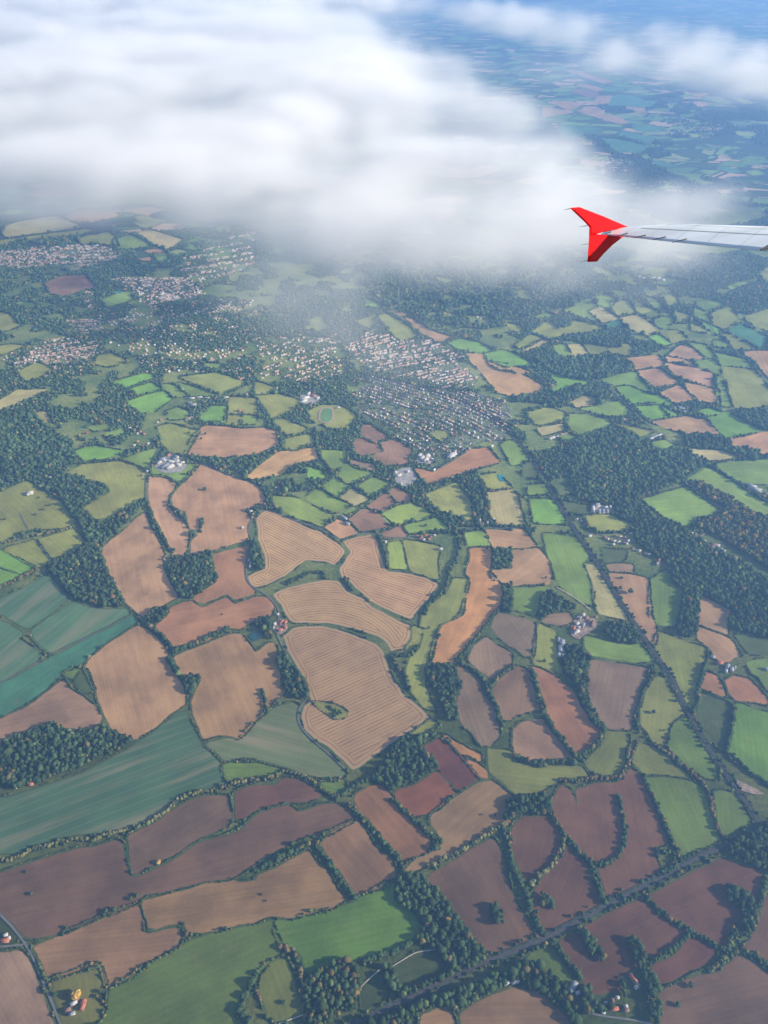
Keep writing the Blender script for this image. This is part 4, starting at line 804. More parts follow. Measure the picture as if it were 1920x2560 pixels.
# ---------------------------------------------------------------- ground
def ground_mat():
    s = N('ground'); P = s.pos()
    sep = s.n('ShaderNodeSeparateXYZ'); s.l(P, sep.inputs[0])
    fine = s.noise(P, 1 / 12., 4, .7); big = s.noise(P, 1 / 200., 4, .6)
    near = s.mix(s.ramp(big, .35, .65), (.10, .14, .045), (.20, .22, .065))
    near = s.mulc(near, s.math('MULTIPLY', s.ramp(fine, .25, .75, .6, 1.4), s.ramp(sep.outputs[1], 1400, 3200, .55, 1.25)))  # grass darkened towards the camera like the fields, shading put into colour
    # far country: hedged mosaic of meadows, ploughland and woods
    warp = s.n('ShaderNodeVectorMath', operation='ADD'); s.l(P, warp.inputs[0])
    wn = s.n('ShaderNodeTexNoise'); s.l(P, wn.inputs['Vector']); wn.inputs['Scale'].default_value = 1 / 500.
    s.l(s.mulc(wn.outputs[1], 260.), warp.inputs[1])
    mp = s.scale(warp.outputs[0], 1 / 300., 1 / 190., 1 / 900., R(25))
    vo = s.n('ShaderNodeTexVoronoi', feature='F1', distance='CHEBYCHEV'); s.l(mp, vo.inputs['Vector']); vo.inputs['Scale'].default_value = 1
    ve = s.n('ShaderNodeTexVoronoi', feature='F2', distance='CHEBYCHEV'); s.l(mp, ve.inputs['Vector']); ve.inputs['Scale'].default_value = 1
    edge = s.math('SUBTRACT', ve.outputs['Distance'], vo.outputs['Distance'])
    r = s.n('ShaderNodeValToRGB'); r.color_ramp.interpolation = 'CONSTANT'
    sepc = s.n('ShaderNodeSeparateXYZ'); s.l(vo.outputs['Color'], sepc.inputs[0]); s.l(sepc.outputs[0], r.inputs[0])
    e = r.color_ramp.elements; cols = [(0, (.07, .10, .04)), (.18, (.16, .26, .07)), (.4, (.22, .34, .09)), (.56, (.11, .19, .07)), (.66, (.30, .32, .12)), (.78, (.55, .38, .22)), (.92, (.07, .10, .04))]
    e[0].position = 0; e[0].color = (*cols[0][1], 1); e[1].position = cols[1][0]; e[1].color = (*cols[1][1], 1)
    for p_, c_ in cols[2:]: k = e.new(p_); k.color = (*c_, 1)
    far = s.mix(s.ramp(edge, .03, .09, 1, 0), r.outputs[0], (.035, .055, .03))
    wood = s.math('ADD', s.noise(P, 1 / 1700., 6, .62), s.math('MULTIPLY', s.math('SUBTRACT', fine, .5), .05))
    far = s.mix(s.ramp(wood, .53, .57), far, (.05, .075, .045))
    far = s.mulc(far, s.ramp(fine, .2, .8, .8, 1.2))
    f = s.ramp(s.math('ADD', sep.outputs[1], s.math('MULTIPLY', sep.outputs[0], -.25)), 5600, 6400)
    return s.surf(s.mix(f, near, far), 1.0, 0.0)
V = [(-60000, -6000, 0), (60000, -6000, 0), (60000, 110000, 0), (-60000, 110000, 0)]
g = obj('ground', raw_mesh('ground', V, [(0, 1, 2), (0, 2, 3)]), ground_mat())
tag(g, 'rough green ground between the fields with distant hedged countryside', kind='structure')

# ---------------------------------------------------------------- fields
COL = dict(p=(.29, .16, .085), P=(.27, .125, .065), b=(.46, .262, .118), c=(.45, .262, .138), q=(.66, .38, .23), o=(.54, .305, .12), O=(.52, .245, .085), r=(.42, .20, .085), R=(.40, .145, .06),
           n=(.23, .082, .045), e=(.285, .29, .065), g=(.21, .29, .055), v=(.20, .36, .05), d=(.11, .145, .045), t=(.11, .205, .09), T=(.08, .20, .10),
           u=(.20, .235, .09), h=(.30, .19, .105), w=(.46, .38, .15), y=(.31, .37, .07), s=(.53, .315, .135))
MODE = dict(zip('pPbcoOrRnq', ['soil'] * 10)); MODE.update(s='stubble', t='crop', u='crop', T='meadow')
FLD = []
BOX = []
def zlev(i): return 0.25 + 0.3 * (i % 7)
for i, (ty, lab, ps) in enumerate(rows(FIELDS)):
    P0 = pts(ps); far = P0[:, 1].mean() > 4800
    q = smooth(P0, True, .06 if P0[:, 1].mean() < 2600 else .035); q = resample(q, 11 if not far else 16)
    ym = P0[:, 1].mean(); ex = 0 if ty[0] in 'stT' else (2.4 if ym < 2300 else (3.8 if ym < 3600 else (6 if ym < 5200 else 9)))
    if ex:
        tn = np.roll(q, -1, 0) - np.roll(q, 1, 0); tn /= np.maximum(np.hypot(*tn.T), 1e-6)[:, None]; nr = np.stack([tn[:, 1], -tn[:, 0]], 1)
        if np.sum(q[:, 0] * np.roll(q[:, 1], -1) - q[:, 1] * np.roll(q[:, 0], -1)) < 0: nr = -nr
        q = q + nr * ex
    jn = rng.normal(0, 1.2 if not far else 3, q.shape); jn = (jn + np.roll(jn, 1, 0) + np.roll(jn, -1, 0)) / 1.7
    q = q + jn
    FLD.append((ty, lab, q, far))
    cxy = q.mean(0)
    # interior points
    lo, hi = q.min(0), q.max(0); st = 26 if ty[0] == 's' else (45 if not far else 90)
    gx, gy = np.meshgrid(np.arange(lo[0], hi[0], st), np.arange(lo[1], hi[1], st)); G = np.stack([gx.ravel(), gy.ravel()], 1) + .37 * st
    rp = []
    if not far:
        tn = np.roll(q, -1, 0) - np.roll(q, 1, 0); tn /= np.maximum(np.hypot(*tn.T), 1e-6)[:, None]
        nr = np.stack([-tn[:, 1], tn[:, 0]], 1)
        ar = .5 * np.sum(q[:, 0] * np.roll(q[:, 1], -1) - q[:, 1] * np.roll(q[:, 0], -1))
        if ar < 0: nr = -nr
        for d in ((6, 14, 29) if ty[0] != 's' else (6, 15, 29)):
            c = q + nr * d; c = c[inside(c, q)]
            if len(c): c = c[seg_dist(c, q) > d * .93]
            rp.append(c)
    G = G[inside(G, q)]
    if len(G): G = G[seg_dist(G, q) > (34 if not far else 15)]
    allp = np.vstack([q] + rp + [G]) - cxy
    n = len(q)
    vs, es, fs, *_ = geometry.delaunay_2d_cdt([Vector(p) for p in allp], [], [list(range(n))], 1, 1e-3)
    VV = np.array([(v.x, v.y) for v in vs]); tri = [t for t in fs if len(t) == 3]
    ed = seg_dist(VV + cxy, q)
    if ty == 's2':
        rad = np.hypot(*(VV + cxy - np.array(S2C)).T); uv = np.stack([rad, np.arctan2(*(VV + cxy - np.array(S2C)).T) * 300, 0 * rad], 1)
    else:
        if ty in S_ANG: a = R(S_ANG[ty])
        elif ty == 't' and ym > 1500: a = R(T_ANG)
        else:
            cv = np.cov((q - cxy).T); ev, evec = np.linalg.eigh(cv); a = math.atan2(evec[1, 1], evec[0, 1])
        uv = np.stack([-VV[:, 0] * math.sin(a) + VV[:, 1] * math.cos(a) + 13 * i, VV[:, 0] * math.cos(a) + VV[:, 1] * math.sin(a) + 77 * i, 0 * VV[:, 0]], 1)
    me = raw_mesh('field', np.c_[VV, 0 * VV[:, 0]], tri, {'ed': ('FLOAT', ed), 'fuv': ('FLOAT_VECTOR', uv)})
    if me.polygons and me.polygons[0].normal.z < 0: me.flip_normals()
    name = {'soil': 'ploughed_field', 'stubble': 'stubble_field', 'crop': 'crop_field', 'meadow': 'meadow'}[MODE.get(ty[0], 'meadow')]
    used = set(); floor_ = -1
    for bl, bh, bq, lv in BOX:
        if bl[0] < hi[0] and bh[0] > lo[0] and bl[1] < hi[1] and bh[1] > lo[1]:
            used.add(lv)
            if inside(cxy[None], bq)[0]: floor_ = max(floor_, lv)
    lv = next(k for k in range(floor_ + 1, 99) if k not in used); BOX.append((lo, hi, q, lv))
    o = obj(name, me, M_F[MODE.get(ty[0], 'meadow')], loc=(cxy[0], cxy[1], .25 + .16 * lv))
    c = np.array(COL[ty[0]]) * float(np.interp(ym, [1000, 1300, 2000, 2600], [.5, .58, .85, 1.0])) * (1 + rng.normal(0, .06)) * (1 + rng.normal(0, .02, 3))  # nearer fields darkened: vignette shading is put into their colour
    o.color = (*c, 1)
    tag(o, lab, kind='structure')

# ---------------------------------------------------------------- crowns, bushes
def crown_mesh(seed, sub, squash=.95, lobes=True):
    bm = bmesh.new(); bmesh.ops.create_icosphere(bm, subdivisions=sub, radius=1)
    r = np.random.default_rng(seed); off = r.random(3) * 50
    co = np.array([v.co[:] for v in bm.verts])
    d = vnoise(co + off, .62, seed, 2) - .5
    d2 = vnoise(co + off + 9, .28, seed + 1, 2) - .5
    co = co * (1 + d * .75 + (d2 * .5 if sub > 2 else 0))[:, None]
    co[:, 2] = np.where(co[:, 2] < -.45, -.45 + (co[:, 2] + .45) * .25, co[:, 2]) * squash
    co[:, 2] += .5
    f = np.array([[v.index for v in fc.verts] for fc in bm.faces]); bm.free()
    return co, f
def bake(co, f, c): return co, f
LOD = {k: [crown_mesh(10 * k + j, k) for j in range(5)] for k in (1, 2, 3)}
TC = dict(g=(.036, .058, .022), y=(.15, .14, .05), a=(.13, .095, .04), Y=(.36, .22, .05), R=(.42, .05, .035), p=(.035, .04, .03))
def tree_colors(n, kind='g', autumn=.07):
    c = np.tile(np.array(TC[kind]), (n, 1)); v = rng.random(n)
    if kind == 'g':
        c = c * (1 + .9 * (v[:, None] - .35)) ; k = rng.random(n)
        c = np.where((k < autumn)[:, None], np.array([.13, .10, .035]) * (.6 + v[:, None] * .8), c)
        c = np.where((k > 1 - autumn)[:, None], np.array([.09, .115, .035]) * (.7 + v[:, None] * .6), c)
        c = np.where(((k > .5) & (k < .5 + autumn * .12))[:, None], np.array([.15, .09, .035]), c)
    else: c = c * (.65 + .7 * v[:, None])
    return c
def merged(name, bases, pos, scl, colors, mat, rot=None, vcol=None):
    n = len(pos); which = rng.integers(0, len(bases), n); Vs = []; Fs = []; Cs = []; base = 0
    rot = rng.random(n) * 6.283 if rot is None else rot
    for k, (co, f) in enumerate(bases):
        I = np.nonzero(which == k)[0]
        if not len(I): continue
        v = co[None] * scl[I][:, None, :]; cr, sr = np.cos(rot[I])[:, None], np.sin(rot[I])[:, None]
        x = v[..., 0] * cr - v[..., 1] * sr; y = v[..., 0] * sr + v[..., 1] * cr
        v = np.stack([x, y, v[..., 2]], -1) + pos[I][:, None, :]
        Vs.append(v.reshape(-1, 3)); Fs.append((f[None] + base + (np.arange(len(I)) * len(co))[:, None, None]).reshape(-1, 3)); base += len(I) * len(co)
        cc = colors[I] if colors.ndim == 3 else np.repeat(colors[I][:, None], len(co), 1)
        Cs.append(cc.reshape(-1, 3))
    C = np.vstack(Cs); C = np.c_[C, np.ones(len(C))]
    me = raw_mesh(name, np.vstack(Vs), np.vstack(Fs), {'col': ('FLOAT_COLOR', C)})
    return obj(name, me, mat)
def crown_scale(n, r, rv=.28):
    s = r * np.clip(rng.normal(1, rv, n), .5, 1.8); return np.stack([s * rng.uniform(.85, 1.15, n), s * rng.uniform(.85, 1.15, n), s * rng.uniform(.95, 1.45, n)], 1)

# ---------------------------------------------------------------- woods
WD = []
for lab, spc, ps in rows(WOODS):
    q = pts(ps); spc = float(spc); WD.append(q)
    lo, hi = q.min(0), q.max(0); s = spc * .8
    gx, gy = np.meshgrid(np.arange(lo[0], hi[0], s), np.arange(lo[1], hi[1], s)); G = np.stack([gx.ravel(), gy.ravel()], 1)
    G = G + rng.uniform(-.45, .45, G.shape) * s; G = G[inside(G, q)]
    if lab.startswith(('village', 'wooded hillside', 'wooded garden', 'tree-filled')): G = G[vnoise(G, 60, 3) > .42]
    far = G[:, 1].mean() > 3600; sub = 1 if G[:, 1].mean() > 4200 else 2
    sclv = crown_scale(len(G), spc * .54, .36); au = .16 if 'autumn' in lab or 'rusty' in lab else .03
    cl = tree_colors(len(G), 'g', au) * (1 + .9 * (vnoise(G, 90, 5)[:, None] - .5))
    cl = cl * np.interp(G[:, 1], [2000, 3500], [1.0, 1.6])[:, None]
    if 'rusty' in lab: cl = cl * np.array([1.25, 1.0, .95])
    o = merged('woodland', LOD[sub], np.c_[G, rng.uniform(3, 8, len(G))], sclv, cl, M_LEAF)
    tag(o, lab, 'wood', kind='stuff')

# ---------------------------------------------------------------- roads and railways
def strip(name, line, width, z, mat, off=0.0, crown=0.0):
    q = resample(smooth(smooth(line, False, .25), False, .25), 16, False)
    tn = np.gradient(q, axis=0); tn /= np.hypot(*tn.T)[:, None]; nr = np.stack([-tn[:, 1], tn[:, 0]], 1)
    a = q + nr * (off + width / 2); b = q + nr * (off - width / 2); n = len(q)
    V = np.vstack([np.c_[a, np.full(n, z)], np.c_[b, np.full(n, z)]]); F = []
    for i in range(n - 1): F += [(n + i, n + i + 1, i + 1), (n + i, i + 1, i)]
    return V, F, q, nr
ROADL = []
for i, (nm, wd, ps) in enumerate(rows(ROADS)):
    q = pts(ps); wd = float(wd) * .8
    V, F, q2, nr = strip(nm, q, wd, 2.6 + .12 * (i % 5), None); ROADL.append(q2)
    o = obj('road' if nm != 'track' else 'farm_track', raw_mesh(nm, V, F), M_ROAD if nm != 'track' else M_TRACK)
    k = min(range(len(LMK)), key=lambda j: min(np.hypot(q[:, 0] - LMK[j][1], q[:, 1] - LMK[j][2])))
    tag(o, '%s passing nearest to %s' % ({'road': 'grey country road', 'lane': 'narrow dark lane', 'track': 'pale chalky track'}[nm], LMK[k][0]), kind='structure')
M_BAL = plain('ballast', (.075, .064, .06), scale=.12); M_BANK = plain('railway_bank', (.05, .065, .04), scale=.1, var=.5); M_RAIL = plain('steel_rail', (.09, .08, .08), .5)
RAILP = []
for nm, ps in rows(RAIL):
    q = pts(ps)
    V, F, q2, nr = strip(nm, q, 20, 2.5 + (.15 if nm == 'lower' else 0), None); RAILP.append((q2, nr))
    r = empty('railway', (0, 0, 0)); tag(r, ('long railway line crossing the right half from the town' if nm == 'upper' else 'railway line crossing the bottom right corner diagonally'), 'railway', kind='structure')
    obj('embankment', raw_mesh('bank', V, F), M_BANK, r)
    V, F, *_ = strip(nm, q, 7.5, 3.1 + (.15 if nm == 'lower' else 0), None); obj('ballast_bed', raw_mesh('bal', V, F), M_BAL, r)
    for off in (-2.6, 2.6):
        V, F, *_ = strip(nm, q, 1.7, 3.5, None, off); obj('rail_track', raw_mesh('rail', V, F), M_RAIL, r)
# railway-side scrub: one belt of bushes for both sides (uncountable)
bp = []
for q2, nr in RAILP:
    for sgn in (-1, 1):
        for k in range(len(q2)):
            for _ in range(2):
                if rng.random() < .62: bp.append(q2[k] + nr[k] * sgn * rng.uniform(9, 15) + rng.normal(0, 3, 2))
bp = np.array(bp); bp = bp[bp[:, 1] < 5200]
o = merged('scrub', LOD[2], np.c_[bp, np.full(len(bp), 1.5)], crown_scale(len(bp), 3.6, .35), tree_colors(len(bp)) * 1.05, M_LEAF); tag(o, 'belt of scrub lining both railway lines', 'scrub', kind='stuff')

# ---------------------------------------------------------------- yards, ponds, courts
for i, (nm, m, lab, ps) in enumerate(rows(EXTRA)):
    if ps.startswith('ring'):
        cx, cy_, rx, ry = [float(v) for v in ps.split()[1:]]
        def oval(k): return [(cx + math.copysign(abs(math.cos(t)) ** .7, math.cos(t)) * (rx - k), cy_ + math.copysign(abs(math.sin(t)) ** .75, math.sin(t)) * (ry - k)) for t in np.linspace(0, 2 * math.pi, 48, endpoint=False)]
        a, b = oval(0), oval(9.5); V = [(*p, 2.6) for p in a] + [(*p, 2.6) for p in b]; F = []
        for k in range(48): j = (k + 1) % 48; F += [(k, j, 48 + j), (k, 48 + j, 48 + k)]
        o = obj(nm, raw_mesh(nm, V, F), M_X[m])
        V = [(*p, 2.4) for p in b]; o2 = obj('meadow', raw_mesh('infield', V, [(0, k, k + 1) for k in range(1, 47)], {'ed': ('FLOAT', np.full(48, 20.)), 'fuv': ('FLOAT_VECTOR', np.array(V))}), M_F['meadow'])
        o2.color = (.13, .24, .07, 1); tag(o2, 'green infield inside the running track', kind='structure')
    else:
        q = resample(smooth(pts(ps)), 12); c = q.mean(0)
        vs, es, fs, *_ = geometry.delaunay_2d_cdt([Vector(p - c) for p in q], [], [list(range(len(q)))], 1, 1e-3)
        me = raw_mesh(nm, [(v.x, v.y, 0) for v in vs], [t for t in fs if len(t) == 3])
        o = obj(nm, me, M_X[m], loc=(c[0], c[1], .12 if m == 'town' else 2.5))
    tag(o, lab, kind='structure')

# ---------------------------------------------------------------- houses
def house_parts(wd, ln, h, rh, over=.5):
    hw, hl = wd / 2, ln / 2
    wv = [(-hw, -hl, 0), (hw, -hl, 0), (hw, hl, 0), (-hw, hl, 0), (-hw, -hl, h), (hw, -hl, h), (hw, hl, h), (-hw, hl, h), (0, -hl, h + rh), (0, hl, h + rh)]
    wf = [(0, 1, 5), (0, 5, 4), (1, 2, 6), (1, 6, 5), (2, 3, 7), (2, 7, 6), (3, 0, 4), (3, 4, 7), (4, 5, 8), (6, 7, 9)]
    k = rh / hw; ov = hw + over; e = .35; rv = []
    for y in (-hl - over, hl + over):
        rv += [(-ov, y, h - over * k + .05), (0, y, h + rh + .05), (ov, y, h - over * k + .05), (-ov, y, h - over * k + e), (0, y, h + rh + e), (ov, y, h - over * k + e)]
    rf = [(3, 9, 4), (9, 10, 4), (4, 10, 5), (10, 11, 5), (0, 1, 6), (1, 7, 6), (1, 2, 7), (2, 8, 7), (0, 3, 1), (3, 4, 1), (1, 4, 2), (4, 5, 2), (6, 7, 9), (7, 10, 9), (7, 8, 10), (8, 11, 10), (0, 6, 3), (6, 9, 3), (2, 5, 8), (5, 11, 8)]
    return wv, wf, rv, rf
def boxm(x0, x1, y0, y1, z0, z1):
    v = [(x, y, z) for z in (z0, z1) for y in (y0, y1) for x in (x0, x1)]
    f = [(0, 2, 1), (1, 2, 3), (4, 5, 6), (5, 7, 6), (0, 1, 4), (1, 5, 4), (2, 6, 3), (3, 6, 7), (0, 4, 2), (2, 4, 6), (1, 3, 5), (3, 7, 5)]
    return v, f
KN = dict(R='red-roofed house', b='brown-roofed house', w='white house', g='grey-roofed shed', l='light-roofed barn')
NTH = ['leftmost', 'second from the left', 'third from the left', 'fourth from the left', 'fifth from the left', 'sixth from the left', 'seventh from the left', 'eighth from the left', 'ninth from the left', 'tenth from the left'] + [w_ + ' from the left' for w_ in 'eleventh twelfth thirteenth fourteenth fifteenth sixteenth seventeenth eighteenth nineteenth twentieth'.split()]
FARMP = []; nh = 0
for farm, hs in rows(FARMS):
    L = []
    for h in hs.split(';'):
        x, y, wd, ln, an, k = h.split(','); L.append((float(x), float(y), float(wd), float(ln), float(an), k))
    for kind in 'Rbwgl':
        S = sorted([h for h in L if h[5] == kind])
        for n, (x, y, wd, ln, an, k) in enumerate(S):
            wd, ln = wd * .9, ln * .9
            barn = kind in 'gl'; hh = 5.2 if not barn else 6.5; rh = wd * (.38 if not barn else .2)
            wv, wf, rv, rf = house_parts(wd, ln, hh, rh)
            t = empty('house' if not barn else 'barn', (x, y, 2.4 if not barn else 2.55), R(an - 90)); FARMP.append((x, y)); nh += 1
            pos = ('' if len(S) == 1 else (NTH[n] if n < len(S) - 1 else 'rightmost') + ' ') 
            kn = KN[kind]
            tag(t, ('the ' if len(S) == 1 else '') + (kn if len(S) == 1 else pos.strip() + ' ' + kn) + ' of ' + farm, 'house' if not barn else 'barn', 'buildings of ' + farm)
            obj('wall', raw_mesh('wall', wv, wf), M_WALL if kind in 'wlg' else M_WALLB, t)
            rr = obj('roof', raw_mesh('roof', rv, rf), M_ROOF[kind], t)
            if not barn and ln > 10:
                v, f = boxm(-.5, .5, ln * .28, ln * .28 + 1.2, hh + rh - .8, hh + rh + 1.3); obj('chimney', raw_mesh('chimney', v, f), M_WALLB, rr)
FARMP = np.array(FARMP)
# generic town house: split vertices so that walls and roof take their own colour
wv, wf, rv, rf = house_parts(8, 11, 5, 3, .4)
UV = []; UF = []; part = []; roofv = rv[3:6] + rv[9:12]
for V_, F_, p in ((wv, wf, 0), (roofv, [(0, 3, 1), (3, 4, 1), (1, 4, 2), (4, 5, 2)], 1)):
    for f in F_:
        UF.append(tuple(range(len(UV), len(UV) + 3))); UV += [V_[i] for i in f]; part += [p] * 3
UV = np.array(UV, float); UF = np.array(UF); part = np.array(part)
HP = []; HR = []; HZ = []; ST = []
for zi, (nm, an, gap, hg, keep, ps) in enumerate(rows(TOWN)):
    q = pts(ps); an, gap, hg, keep = R(float(an)), float(gap), float(hg), float(keep)
    c = q.mean(0); rad = np.hypot(*(q - c).T).max()
    ca, sa = math.cos(an), math.sin(an)
    for row in np.arange(-rad, rad, gap):
        u = np.arange(-rad, rad, hg)
        bend = 60 * math.sin(row / 210 + zi)
        cur = row + bend * np.sin(u / 260 + zi * 2) * .8
        for side in (-1, 1):
            uu = u + rng.normal(0, hg * .1, len(u)); vv = cur + side * 13 + rng.normal(0, 1.5, len(u))
            p = c + np.stack([uu * ca - vv * sa, uu * sa + vv * ca], 1)
            sl_ = an + np.gradient(cur, u) 
            gate = vnoise(np.stack([u / 1., np.full(len(u), row * 3.)], 1), 120, zi, 2) > .30
            m = inside(p + (np.stack([vnoise(p, 90, 51, 2), vnoise(p, 90, 52, 2)], 1) - .5) * 150, q) & (rng.random(len(u)) < keep) & gate
            for k in np.nonzero(m)[0]: HP.append(p[k]); HR.append(sl_[k] + (math.pi / 2 if rng.random() > (.55 if zi == 7 else .1) else 0)); HZ.append(zi)
        if zi in (0, 1, 2, 3, 4, 7, 8): 
            p = c + np.stack([u * ca - cur * sa, u * sa + cur * ca], 1); m = inside(p, q); run = []
            for k in range(len(u)):
                if m[k]: run.append(p[k])
                if (not m[k] or k == len(u) - 1) and run:
                    if len(run) > 6: ST.append(np.array(run))
                    run = []
HP = np.array(HP); HR = np.array(HR); HZ = np.array(HZ)
ok = np.ones(len(HP), bool)
for ty, lab, q, far in FLD: ok &= ~inside(HP, q)
HP, HR, HZ = HP[ok], HR[ok], HZ[ok]
n = len(HP)
rc = np.array([(.50, .25, .16), (.42, .25, .18), (.42, .30, .22), (.58, .38, .26), (.46, .40, .35)])[rng.integers(0, 5, n)] * rng.uniform(.7, 1.3, (n, 1))
wc = np.array([(.66, .58, .48), (.55, .42, .32), (.42, .26, .18), (.75, .72, .66)])[rng.integers(0, 4, n)]
white = (rng.random(n) < .13)[:, None]; rc = np.where(white, np.array([[.6, .6, .6]]), rc)
CC = np.where(part[None, :, None] == 1, rc[:, None], wc[:, None])
sz = np.stack([rng.uniform(.9, 1.3, n), rng.uniform(.8, 1.5, n), rng.uniform(.9, 1.3, n)], 1)
sz[:, :2] *= np.where(HZ == 7, .78, .92)[:, None]; wc = wc * np.where(HZ == 7, .7, .9)[:, None]; rc = rc * np.where(HZ == 7, .8, .95)[:, None]; CC = np.where(part[None, :, None] == 1, rc[:, None], wc[:, None])
order = np.argsort(np.hypot(HP[:, 0], HP[:, 1])); ind = order[:max(0, 300 - nh)]; rest = order[max(0, 300 - nh):]
TN = [r[0] for r in rows(TOWN)]
hm = {}
for k in ind:
    key = (int(rng.integers(0, 4)), int(rng.integers(0, 3)))
    if key not in hm:
        kk = [(.30, .14, .09), (.22, .13, .10), (.26, .24, .23), (.6, .6, .6)][key[0]]; ww = [(.75, .72, .66), (.6, .5, .42), (.4, .25, .18)][key[1]]
        c = np.where(part[:, None] == 1, np.array(kk), np.array(ww)); hm[key] = raw_mesh('town_house', UV, UF, {'col': ('FLOAT_COLOR', np.c_[c, np.ones(len(c))])}); hm[key].materials.append(M_COLV)
    o = obj('town_house', hm[key], loc=(HP[k, 0], HP[k, 1], .3)); o.rotation_euler = (0, 0, HR[k]); o.scale = sz[k]
    tag(o, '%s %s house in %s' % (['red-roofed', 'brown-roofed', 'grey-roofed', 'white-roofed'][key[0]], ['cream', 'tan', 'brick'][key[1]], TN[HZ[k]]), 'house', 'houses in ' + TN[HZ[k]])
o = merged('town_houses', [(UV, UF)], np.c_[HP[rest], np.full(len(rest), .3)], sz[rest], CC[rest], M_COLV, rot=HR[rest])
tag(o, 'mass of small far-off suburban houses', 'houses', kind='stuff')
Vs = []; Fs = []; b = 0
for i, q in enumerate(ST):
    tn = np.gradient(q, axis=0); tn /= np.hypot(*tn.T)[:, None]; nr = np.stack([-tn[:, 1], tn[:, 0]], 1) * 2.3; m = len(q)
    Vs.append(np.vstack([np.c_[q + nr, np.full(m, .5)], np.c_[q - nr, np.full(m, .5)]]))
    for k in range(m - 1): Fs += [(b + m + k, b + m + k + 1, b + k + 1), (b + m + k, b + k + 1, b + k)]
    b += 2 * m
o = obj('streets', raw_mesh('streets', np.vstack(Vs), Fs), M_ROAD); o.data.materials[0] = plain('street_surface', (.26, .25, .24), scale=.05); tag(o, 'grey residential streets of the towns', kind='structure')

# ---------------------------------------------------------------- hedgerows round the fields
H_ = {}
def seen(p, r):
    k = (int(p[0] // 12), int(p[1] // 12))
    for dx in (-1, 0, 1):
        for dy in (-1, 0, 1):
            for qx, qy in H_.get((k[0] + dx, k[1] + dy), ()):
                if (qx - p[0]) ** 2 + (qy - p[1]) ** 2 < r * r: return True
    return False
def rail_near(P, d):
    m = np.zeros(len(P), bool)
    for q2, nr in RAILP: m |= seg_dist(P, q2[::3], False) < d
    return m
wood_all = WD
LOOSE = []
for ty, lab, q, far in FLD:
    if ty in ('s1', 's2', 's3', 's4', 'T', 't', 'n', 'O') and ty != 'O': dens = .28
    else: dens = 1.0
    cy0 = q[:, 1].mean(); near = cy0 < 2500
    if cy0 > 6800: continue
    p = resample(q, 3.0 if near else (5.5 if cy0 < 4500 else 9))
    tn = np.roll(p, -1, 0) - np.roll(p, 1, 0); tn /= np.maximum(np.hypot(*tn.T), 1e-6)[:, None]
    nr = np.stack([tn[:, 1], -tn[:, 0]], 1)
    ar = .5 * np.sum(p[:, 0] * np.roll(p[:, 1], -1) - p[:, 1] * np.roll(p[:, 0], -1))
    if ar < 0: nr = -nr
    p = p + nr * (4.0 if near else 5.0)
    gate = vnoise(p, 45, 11, 3)
    keep = (gate > (.36 if dens == 1 else .52)) & ~rail_near(p, 13)
    if 1:
        m = np.zeros(len(p), bool)
        for wq in wood_all: m |= inside(p, wq)
        for r2 in ROADL: m |= seg_dist(p, r2[::2], False) < 5
        keep &= ~m
    P_ = []; newp = []
    for k in np.nonzero(keep)[0]:
        if seen(p[k], 7.5 if near else 9): continue
        newp.append(p[k])
    for a in newp: H_.setdefault((int(a[0] // 12), int(a[1] // 12)), []).append((a[0], a[1]))
    if len(newp) < 8: continue
    newp = np.array(newp); n = len(newp)
    big = vnoise(newp, 60, 21, 2)
    base = (1.8 if near else (3.0 if cy0 < 4500 else 4.6))
    sclv = crown_scale(n, base, .3) * (1 + 1.0 * np.clip(big - .55, 0, 1)[:, None] * 3)
    if not near:
        bt = rng.random(n) < .12; sclv[bt] *= 2.0
    else:
        bt = rng.random(n) < .02; sclv[bt] *= 2.2
    lod = 2 if cy0 < 2300 else 1
    if n < 45: LOOSE.append((newp, sclv)); continue
    o = merged('hedgerow', LOD[lod], np.c_[newp + rng.normal(0, .7, newp.shape), np.full(n, .6)], sclv, tree_colors(n, 'g', .12) * 1.15, M_LEAF)
    tag(o, ' '.join(('hedge round ' + lab).split()[:16]), 'hedge', 'hedgerows between the fields')

lp = np.vstack([a for a, _ in LOOSE]); ls = np.vstack([b for _, b in LOOSE])
o = merged('bushes', LOD[1], np.c_[lp, np.full(len(lp), .6)], ls, tree_colors(len(lp), 'g', .1) * 1.15, M_LEAF); tag(o, 'loose bushes along broken field edges', 'bushes', kind='stuff')

# ---------------------------------------------------------------- trees: rows, lone ones, scattered
trunk_me = None
def trunk_mesh():
    bm = bmesh.new(); rings = []
    for z, r in ((0, .09), (.25, .06), (.6, .045), (1.0, .02)):
        rings.append([bm.verts.new((r * math.cos(a), r * math.sin(a), z)) for a in np.linspace(0, 6.283, 7)[:-1]])
    for a, b_ in zip(rings, rings[1:]):
        for i in range(6): bm.faces.new((a[i], a[(i + 1) % 6], b_[(i + 1) % 6], b_[i]))
    me = bpy.data.meshes.new('trunk'); bm.to_mesh(me); bm.free(); me.materials.append(M_TRUNK); return me
trunk_me = trunk_mesh(); CM = {}
def clump_crown(seed):
    """crown of several overlapping lumps"""
    r = np.random.default_rng(seed); Vs = []; Fs = []; b = 0
    for j in range(6):
        co, f = LOD[2][r.integers(0, 5)]
        if j == 0: o, s_ = np.array([0, 0, 0.]), .72
        else:
            a = j * 1.256 + r.random(); o, s_ = np.array([math.cos(a) * .5, math.sin(a) * .5, r.uniform(-.05, .45)]), r.uniform(.38, .55)
        Vs.append(co * s_ + o); Fs.append(f + b); b += len(co)
    return np.vstack(Vs), np.vstack(Fs)
